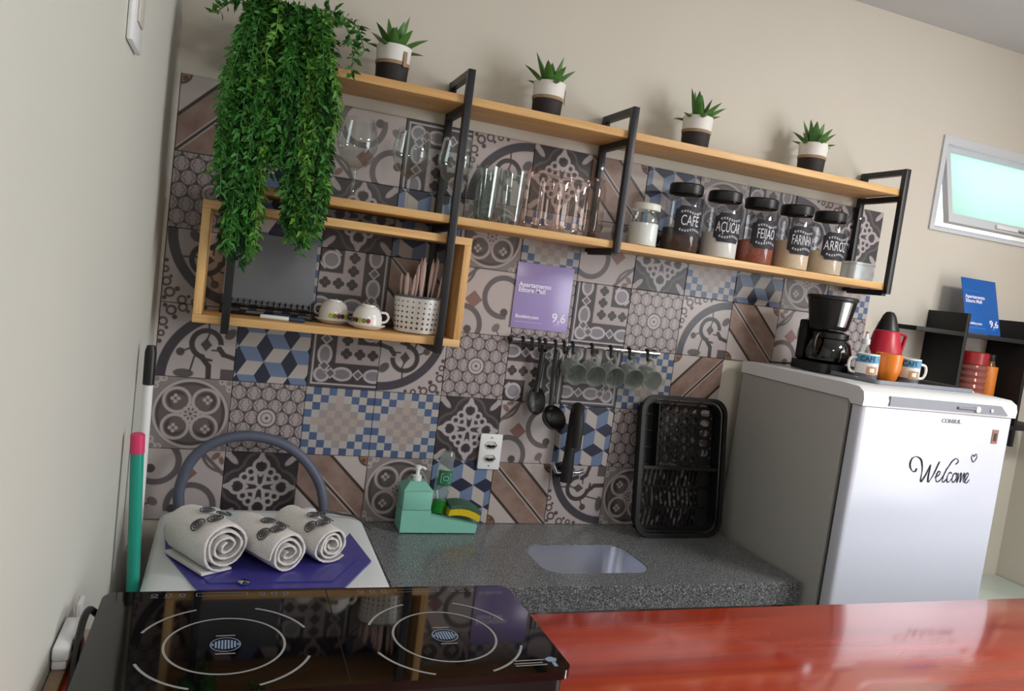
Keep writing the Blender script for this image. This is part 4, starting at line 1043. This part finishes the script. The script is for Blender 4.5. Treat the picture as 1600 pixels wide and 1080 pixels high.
for k, (w, yy) in enumerate(((.05, -.118), (.045, -.126), (.05, -.132))): b._add([(W2-.085, yy, ZT), (W2-.085+w, yy, ZT), (W2-.085+w, yy+.0025, ZT), (W2-.085, yy+.0025, ZT)], [(0, 1, 2, 3)])
b.build('rating_text', 'print_grey', ck)
b = MB(); b._add([(W2-.03+x, -.130+y, ZT) for x, y in ((0, .006), (.012, .006), (.016, .014), (.010, .02), (.004, .02), (-.004, .014))], [(0, 1, 2, 3, 4, 5)])
b._add([(W2-.026, -.138, ZT), (W2-.020, -.138, ZT), (W2-.020, -.125, ZT), (W2-.026, -.125, ZT)], [(0, 1, 2, 3)]); b.build('warning_symbol', 'print_blue', ck)
b = MB(); b._add([(.003, -D2+.002, ZT), (.0045, -D2+.002, ZT), (.0045, D2-.002, ZT), (.003, D2-.002, ZT)], [(0, 1, 2, 3)]); b.build('divider_line', 'black_plastic', ck)
cd = cr([(-W2+.004, .115, .025), (-W2-.008, .10, .045), (-W2-.010, .07, .058), (-W2-.011, .035, .056), (-W2-.010, -.005, .036), (-W2-.008, -.04, .012), (-W2-.007, -.09, .007)], 6)
MB().tube(cd, .005, 8).build('power_cord', 'cable_black', ck)

pw = thing('power_adapter', 'white multi-plug adapter on the bar beside the cooktop', 'adapter', (.006, -1.085, 1.0788), .0)
MB().box(-.0135, .0050, -.045, .035, .0, .014, .003).build('lower_block', 'white_plastic', pw)
ub = MB().box(-.0135, .0080, -.05, .045, .0145, .034, .004).build('upper_block', 'white_plastic', pw)
for y in (-.03, 0.01): MB().lathe([(0, 0), (.004, 0), (.004, .001), (0, .001)], 10, M=TR(.0081, y, .024) @ RY(PI/2)).build('pin_hole', 'black_matte', ub)
o = MB().box(-.0098, -.002, -.94, -.905, 1.02, 1.085, .002).build('cable_duct', 'white_plastic'); tag(o, 'short white cable duct on the left wall behind the bar', 'cable duct')
sw = thing('light_switch', 'white switch plate on the plain left wall', 'switch', (-.0098, -.875, 1.955))
MB().box(0, .010, -.055, .055, 0, .125, .004).build('plate', 'white_plastic', sw)
MB().box(.010, .0135, -.028, .028, .035, .09, .002).build('rocker', 'trim_white', sw)

# ------------------------------------------------------------------ refrigerator
FX0, FX1, FYB, FYF, FT = 1.850, 2.450, -0.045, -0.535, 1.465
fr = thing('refrigerator', 'white single-door refrigerator with Welcome lettering next to the worktop', 'refrigerator', ((FX0+FX1)/2, -.3, 0))
FM = TR(-(FX0+FX1)/2, .3, 0)
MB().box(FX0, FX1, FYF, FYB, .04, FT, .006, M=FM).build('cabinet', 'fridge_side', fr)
for x in (FX0+.05, FX1-.05):
    for y in (FYF+.05, FYB-.05): MB().lathe([(0, 0), (.02, 0), (.016, .0395), (0, .0395)], 12, M=FM @ TR(x, y, 0)).build('foot', 'black_plastic', fr)
MB().box(FX0+.012, FX1-.012, FYF-.018, FYF-.0005, .07, FT-.02, M=FM).build('gasket', 'gasket', fr)
dm = FM @ TR((FX0+FX1)/2, 0, 0)
hw = (FX1-FX0)/2
b = MB(); pf = [(-hw, FYF-.0185), (-hw, FYF-.044), (-hw+.003, FYF-.050), (-hw+.009, FYF-.0535), (-hw+.02, FYF-.054)]
pf = pf+[(-x, y) for x, y in pf[::-1]]
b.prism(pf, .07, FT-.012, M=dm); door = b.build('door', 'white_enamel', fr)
YD = FYF-.0545
top = MB(); tp = [(FYB+.002, FT+.0005), (FYB+.002, FT+.040), (FYF+.02, FT+.044), (FYF-.035, FT+.042), (FYF-.055, FT+.030), (FYF-.060, FT+.010), (FYF-.058, FT-.010), (FYF-.012, FT-.010), (FYF-.004, FT+.0005)]
top.prism(tp, -hw-.004, hw+.004, M=dm, plane='YZ'); MBtop = top.build('worktop_lid', 'white_plastic', fr)
pn = MB().prism([(-hw+.09, FT-.004), (hw-.035, FT-.004), (hw-.07, FT+.024), (-hw+.09, FT+.024)], YD-.0085, YD-.0035, M=dm, plane='XZ').build('control_panel', 'panel_grey', fr, smooth=0)
MB().tube([dm @ Vector((.05, YD-.010, FT+.008)), dm @ Vector((.125, YD-.010, FT+.008))], .004, 8).build('slider_slot', 'logo_grey', pn)
MB().lathe([(0, 0), (.010, 0), (.009, .006), (0, .007)], 16, M=dm @ TR(.13, YD-.0088, FT+.008) @ RX(PI/2)).build('temperature_knob', 'white_plastic', pn)
MB().lathe([(0, 0), (.005, 0), (.005, .003), (0, .003)], 12, M=dm @ TR(.19, YD-.0088, FT+.008) @ RX(PI/2)).build('indicator', 'white_plastic', pn)
text('CONSUL', .017, 'brand_lettering', 'logo_grey', door, dm @ TR(2.157-2.15, YD-.0006, 1.425), sx=1.15, bold=.0004)
MB().box(2.372-2.15, 2.397-2.15, YD-.0012, YD-.0003, 1.372, 1.415, M=dm).build('sticker', 'sticker_brown', door)
MB().box(2.378-2.15, 2.391-2.15, YD-.0016, YD-.0013, 1.380, 1.404, M=dm).build('sticker_print', 'ink', door)
# 'Welcome' in flowing script, drawn as pen strokes
def stroke(mb, pts, ox, oz, s, wd=.0016):
    P3 = cr([(x, 0, z) for x, z in pts], 8); n = len(P3)
    rad = [wd*(.45+.75*abs(math.sin(.9+3.0*k/n*len(pts)*.35))) for k in range(n)]
    mb.tube([dm @ Vector((ox+p.x*s, YD-.0006, oz+p.z*s)) for p in P3], rad, 6)
wl = MB()
sc = .066; ox, oz = 2.062-2.15, 1.243
stroke(wl, [(.45, .62), (.38, .48), (.18, .52), (.02, .78), (.08, 1.05), (.32, 1.15), (.62, 1.02), (.78, .62), (.80, .12), (.86, .02)], ox, oz, sc, .0020)
stroke(wl, [(.86, .02), (1.06, .38), (1.24, .82), (1.22, .30), (1.28, .02), (1.50, .36), (1.70, .88), (1.76, .98)], ox, oz, sc, .0019)
stroke(wl, [(1.62, .26), (1.82, .34), (1.90, .48), (1.80, .54), (1.70, .36), (1.72, .12), (1.86, .06), (2.04, .22), (2.30, .70), (2.54, 1.06), (2.78, 1.16), (2.88, 1.02), (2.76, .90)], ox, oz, sc, .0016)
stroke(wl, [(2.28, .72), (2.14, .36), (2.12, .10), (2.22, .06), (2.36, .22)], ox, oz, sc, .0015)
stroke(wl, [(2.60, .46), (2.50, .52), (2.38, .34), (2.40, .10), (2.52, .06), (2.66, .22)], ox, oz, sc, .0015)
stroke(wl, [(2.86, .50), (2.72, .40), (2.70, .16), (2.80, .06), (2.92, .18), (2.92, .40), (2.86, .50), (2.96, .44)], ox, oz, sc, .0015)
stroke(wl, [(3.02, .50), (3.02, .06), (3.12, .38), (3.20, .50), (3.22, .06), (3.32, .38), (3.40, .50), (3.40, .14), (3.48, .08)], ox, oz, sc, .0014)
stroke(wl, [(3.48, .08), (3.60, .30), (3.66, .46), (3.56, .52), (3.48, .34), (3.52, .10), (3.64, .06), (3.78, .22)], ox, oz, sc, .0014)
wl.build('welcome_lettering', 'ink', door)
h = MB(); stroke(h, [(.0, .0), (-.32, .45), (-.25, .85), (.0, .70), (.05, .62)], 2.312-2.15, 1.312, .026, .0011); stroke(h, [(.05, .62), (.28, .95), (.52, .72), (.42, .35), (.10, -.02), (.0, .0)], 2.312-2.15, 1.312, .026, .0011)
h.build('heart', 'ink', door)

ZF = FT+.0445
ty = thing('tray', 'black rectangular tray on top of the refrigerator', 'tray', (2.205, -.36, ZF))
MB().prism(rrect(0, 0, .20, .115, .015), 0, .006).build('base', 'black_plastic', ty)
MB().ringprism(rrect(0, 0, .205, .12, .018), rrect(0, 0, .199, .114, .014), .0, .012).build('rim', 'panel_grey', ty)
cf = thing('coffee_maker', 'black drip coffee maker with glass carafe on the refrigerator', 'coffee maker', (2.040, -.205, ZF))
MB().prism(rrect(0, 0, .074, .084, .03), 0, .030).build('base', 'black_plastic', cf)
MB().box(-.05, .05, .045, .085, .0302, .165, .008).build('water_tank', 'black_plastic', cf)
MB().lathe([(0, .140), (.056, .140), (.061, .147), (.077, .238), (.081, .240), (.081, .248), (.076, .252), (0, .254)], 36).build('filter_basket', 'black_plastic', cf)
b = MB(); b.lathe([(.0630, .154), (.0772, .234)], 10, a0=-1.90, a1=-1.36); b.build('steel_trim', 'steel', cf)
MB().lathe([(.055, .031), (.068, .040), (.073, .065), (.064, .098), (.052, .112)], 32, M=TR(0, -.018, 0)).build('carafe', 'glass_carafe', cf)
MB().lathe([(0, .0325), (.052, .0325), (.065, .042), (.067, .050), (0, .050)], 28, M=TR(0, -.018, 0)).build('carafe_coffee', 'coffee_grounds', cf)
MB().lathe([(.054, .112), (.056, .114), (.056, .130), (.03, .138), (0, .139)], 28, M=TR(0, -.018, 0)).build('carafe_lid', 'black_plastic', cf)
MB().tube(cr([(-.05, -.030, .122), (-.080, -.045, .125), (-.094, -.050, .105), (-.092, -.05, .070), (-.073, -.04, .052)], 6), .007, 8, flat=.7).build('carafe_handle', 'black_plastic', cf)
MB().box(.025, .06, -.0895, -.0875, .006, .026, .001).build('power_switch', 'steel', cf)
MB().tube(cr([(-.07, .06, .012), (-.10, .075, .008), (-.125, .09, .006), (-.132, .10, .006)], 6), .0035, 6).build('power_cord', 'cable_black', cf)
ZY = ZF+.0065
th_ = thing('thermos_jug', 'red conical thermos jug with black pointed lid on the refrigerator', 'thermos', (2.200, -.295, ZY))
MB().lathe([(0, 0), (.062, 0), (.064, .006), (.060, .06), (.040, .150), (.036, .155), (0, .155)], 32).build('body', 'thermos_red', th_)
MB().lathe([(.036, .1555), (.037, .157), (.020, .205), (.012, .216), (0, .219)], 28).build('lid', 'black_plastic', th_)
MB().tube(cr([(.038, 0, .150), (.066, 0, .148), (.082, 0, .143), (.080, 0, .125), (.064, 0, .06), (.060, 0, .045)], 5), .0075, 8, flat=.6).build('handle', 'thermos_red', th_)
MB()._add([(-.034, -.010, .152), (-.034, .010, .152), (-.056, 0, .158), (-.034, 0, .138)], [(0, 2, 1), (0, 3, 2), (1, 2, 3), (0, 1, 3)]).build('spout', 'thermos_red', th_, smooth=0)
t = thing('orange_cup', 'small orange cup on the tray between two printed mugs', 'cup', (2.118, -.400, ZY))
MB().lathe([(0, 0), (.026, 0), (.029, .004), (.037, .035), (.039, .065), (.039, .085), (.037, .085), (.036, .06), (.027, .008), (0, .008)], 30).build('body', 'cup_orange', t)
def mug(label, x, y, rz, hside):
    t = thing('printed_mug', label, 'mug', (x, y, ZY), rz)
    r = .034
    MB().lathe([(0, 0), (r-.003, 0), (r, .004), (r, .078), (r-.003, .078), (r-.003, .006), (0, .006)], 32).build('body', 'ceramic_white', t)
    a = hside; d = Vector((math.cos(a), math.sin(a), 0))
    MB().tube(cr([d*(r-.001)+Vector((0, 0, .062)), d*(r+.018)+Vector((0, 0, .058)), d*(r+.022)+Vector((0, 0, .038)), d*(r+.015)+Vector((0, 0, .020)), d*(r-.001)+Vector((0, 0, .016))], 6), .0042, 8).build('handle', 'ceramic_white', t)
    def patch(name, mt, x0, x1, z0, z1, off):
        b = MB(); N_ = 10; pts = [(x0+(x1-x0)*k/N_, z0) for k in range(N_)]+[(x1, z0+(z1-z0)*k/4) for k in range(4)]+[(x1-(x1-x0)*k/N_, z1) for k in range(N_)]+[(x0, z1-(z1-z0)*k/4) for k in range(4)]
        wrap_patch(b, pts, r+off); return b.build(name, mt, t)
    bd = patch('blue_band', 'mug_blue', -.050, .050, .050, .074, .0005)
    patch('picture', 'mug_tan', -.006, .028, .014, .040, .0007); patch('picture_shade', 'mug_grey', -.050, .050, .004, .016, .0006); patch('picture_cup', 'ceramic_white', .004, .018, .022, .034, .0010)
    text('CAFÉ', .022, 'mug_lettering', 'mug_navy', bd, TR(0, 0, .0545) @ RZ(-.12), 'CENTER', bend=r+.0009, sx=.95, bold=.0004)
mug('white mug printed CAFÉ with its handle towards the coffee maker', 2.032, -.400, -.6, PI+.25)
mug('white mug printed CAFÉ with its handle away from the orange cup', 2.204, -.400, -.6, .25)
t = thing('sauce_bottle', 'small clear bottle with white cap behind the printed mug', 'bottle', (2.096, -.318, ZY))
MB().lathe([(0, 0), (.020, 0), (.022, .004), (.022, .075), (.012, .095), (.011, .105)], 22).build('body', 'glass_bottle', t)
MB().lathe([(.0125, .103), (.013, .104), (.013, .120), (.006, .122), (.004, .138), (0, .139)], 18).build('cap', 'white_plastic', t)
MB().lathe([(.0045, .139), (.0045, .143), (0, .144)], 10).build('tip', 'bottle_cap_red', t)

# ------------------------------------------------------------------ black niche shelf on the back wall
ns = thing('niche_shelf', 'black crossed-board niche shelf on the back wall above the refrigerator', 'shelf', (2.88, -.075, 1.287))
NM = TR(-2.88, .075, -1.287)
for x in (2.705, 3.045): MB().box(x, x+.016, -.165, YB-.001, 1.287, 1.772, .001, M=NM).build('upright', 'black_board', ns)
for z in (1.352, 1.686):
    for xa_, xb_ in ((2.468, 2.7045), (2.7215, 3.0445), (3.0615, 3.298)): MB().box(xa_, xb_, -.165, YB-.001, z, z+.016, .001, M=NM).build('board', 'black_board', ns)
Mc = RX(-.29)
award_card('review_card', 'blue review card leaning against the wall on the black niche shelf', (2.845, -.128, 1.7035), .180, .215, Mc, 'card_blue', 'card_paleblue')
ZN = 1.3685
t = thing('red_jar', 'red-lidded ribbed jar on the black niche shelf', 'jar', (2.865, -.085, ZN))
MB().lathe([(0, .001), (.052, .001)]+[(.056+.0025*math.cos(k*PI), .01+k*.012) for k in range(17)]+[(.050, .218), (.050, .222)], 32).build('body', 'glass_redjar', t)
MB().lathe([(0, .004), (.050, .004), (.050, .20), (0, .20)], 28).build('contents', 'jar_red_content', t)
MB().lathe([(.053, .219), (.057, .220), (.057, .262), (.053, .266), (0, .267)], 32).build('lid', 'jar_red', t)
t = thing('orange_bottle', 'amber spice bottle with orange label beside the red jar', 'bottle', (2.972, -.075, ZN))
MB().lathe([(0, .001), (.030, .001), (.032, .005), (.032, .205), (.020, .225), (.018, .240)], 26).build('body', 'glass_amber', t)
MB().lathe([(.0325, .085), (.0332, .086), (.0332, .215), (.0325, .216)], 26).build('label', 'bottle_orange', t)
MB().lathe([(.0205, .238), (.021, .239), (.021, .262), (0, .264)], 20).build('cap', 'black_plastic', t)

tb = thing('side_table', 'white low table in the corner beyond the refrigerator', 'table', (2.98, -.36, 0))
MB().box(-.355, .355, -.34, .366, .670, .70, .004).build('table_top', 'table_white', tb)
for x in (-.33, .33):
    for y in (-.31, .33): MB().box(x-.02, x+.02, y-.02, y+.02, 0, .6698).build('leg', 'table_white', tb, smooth=0)
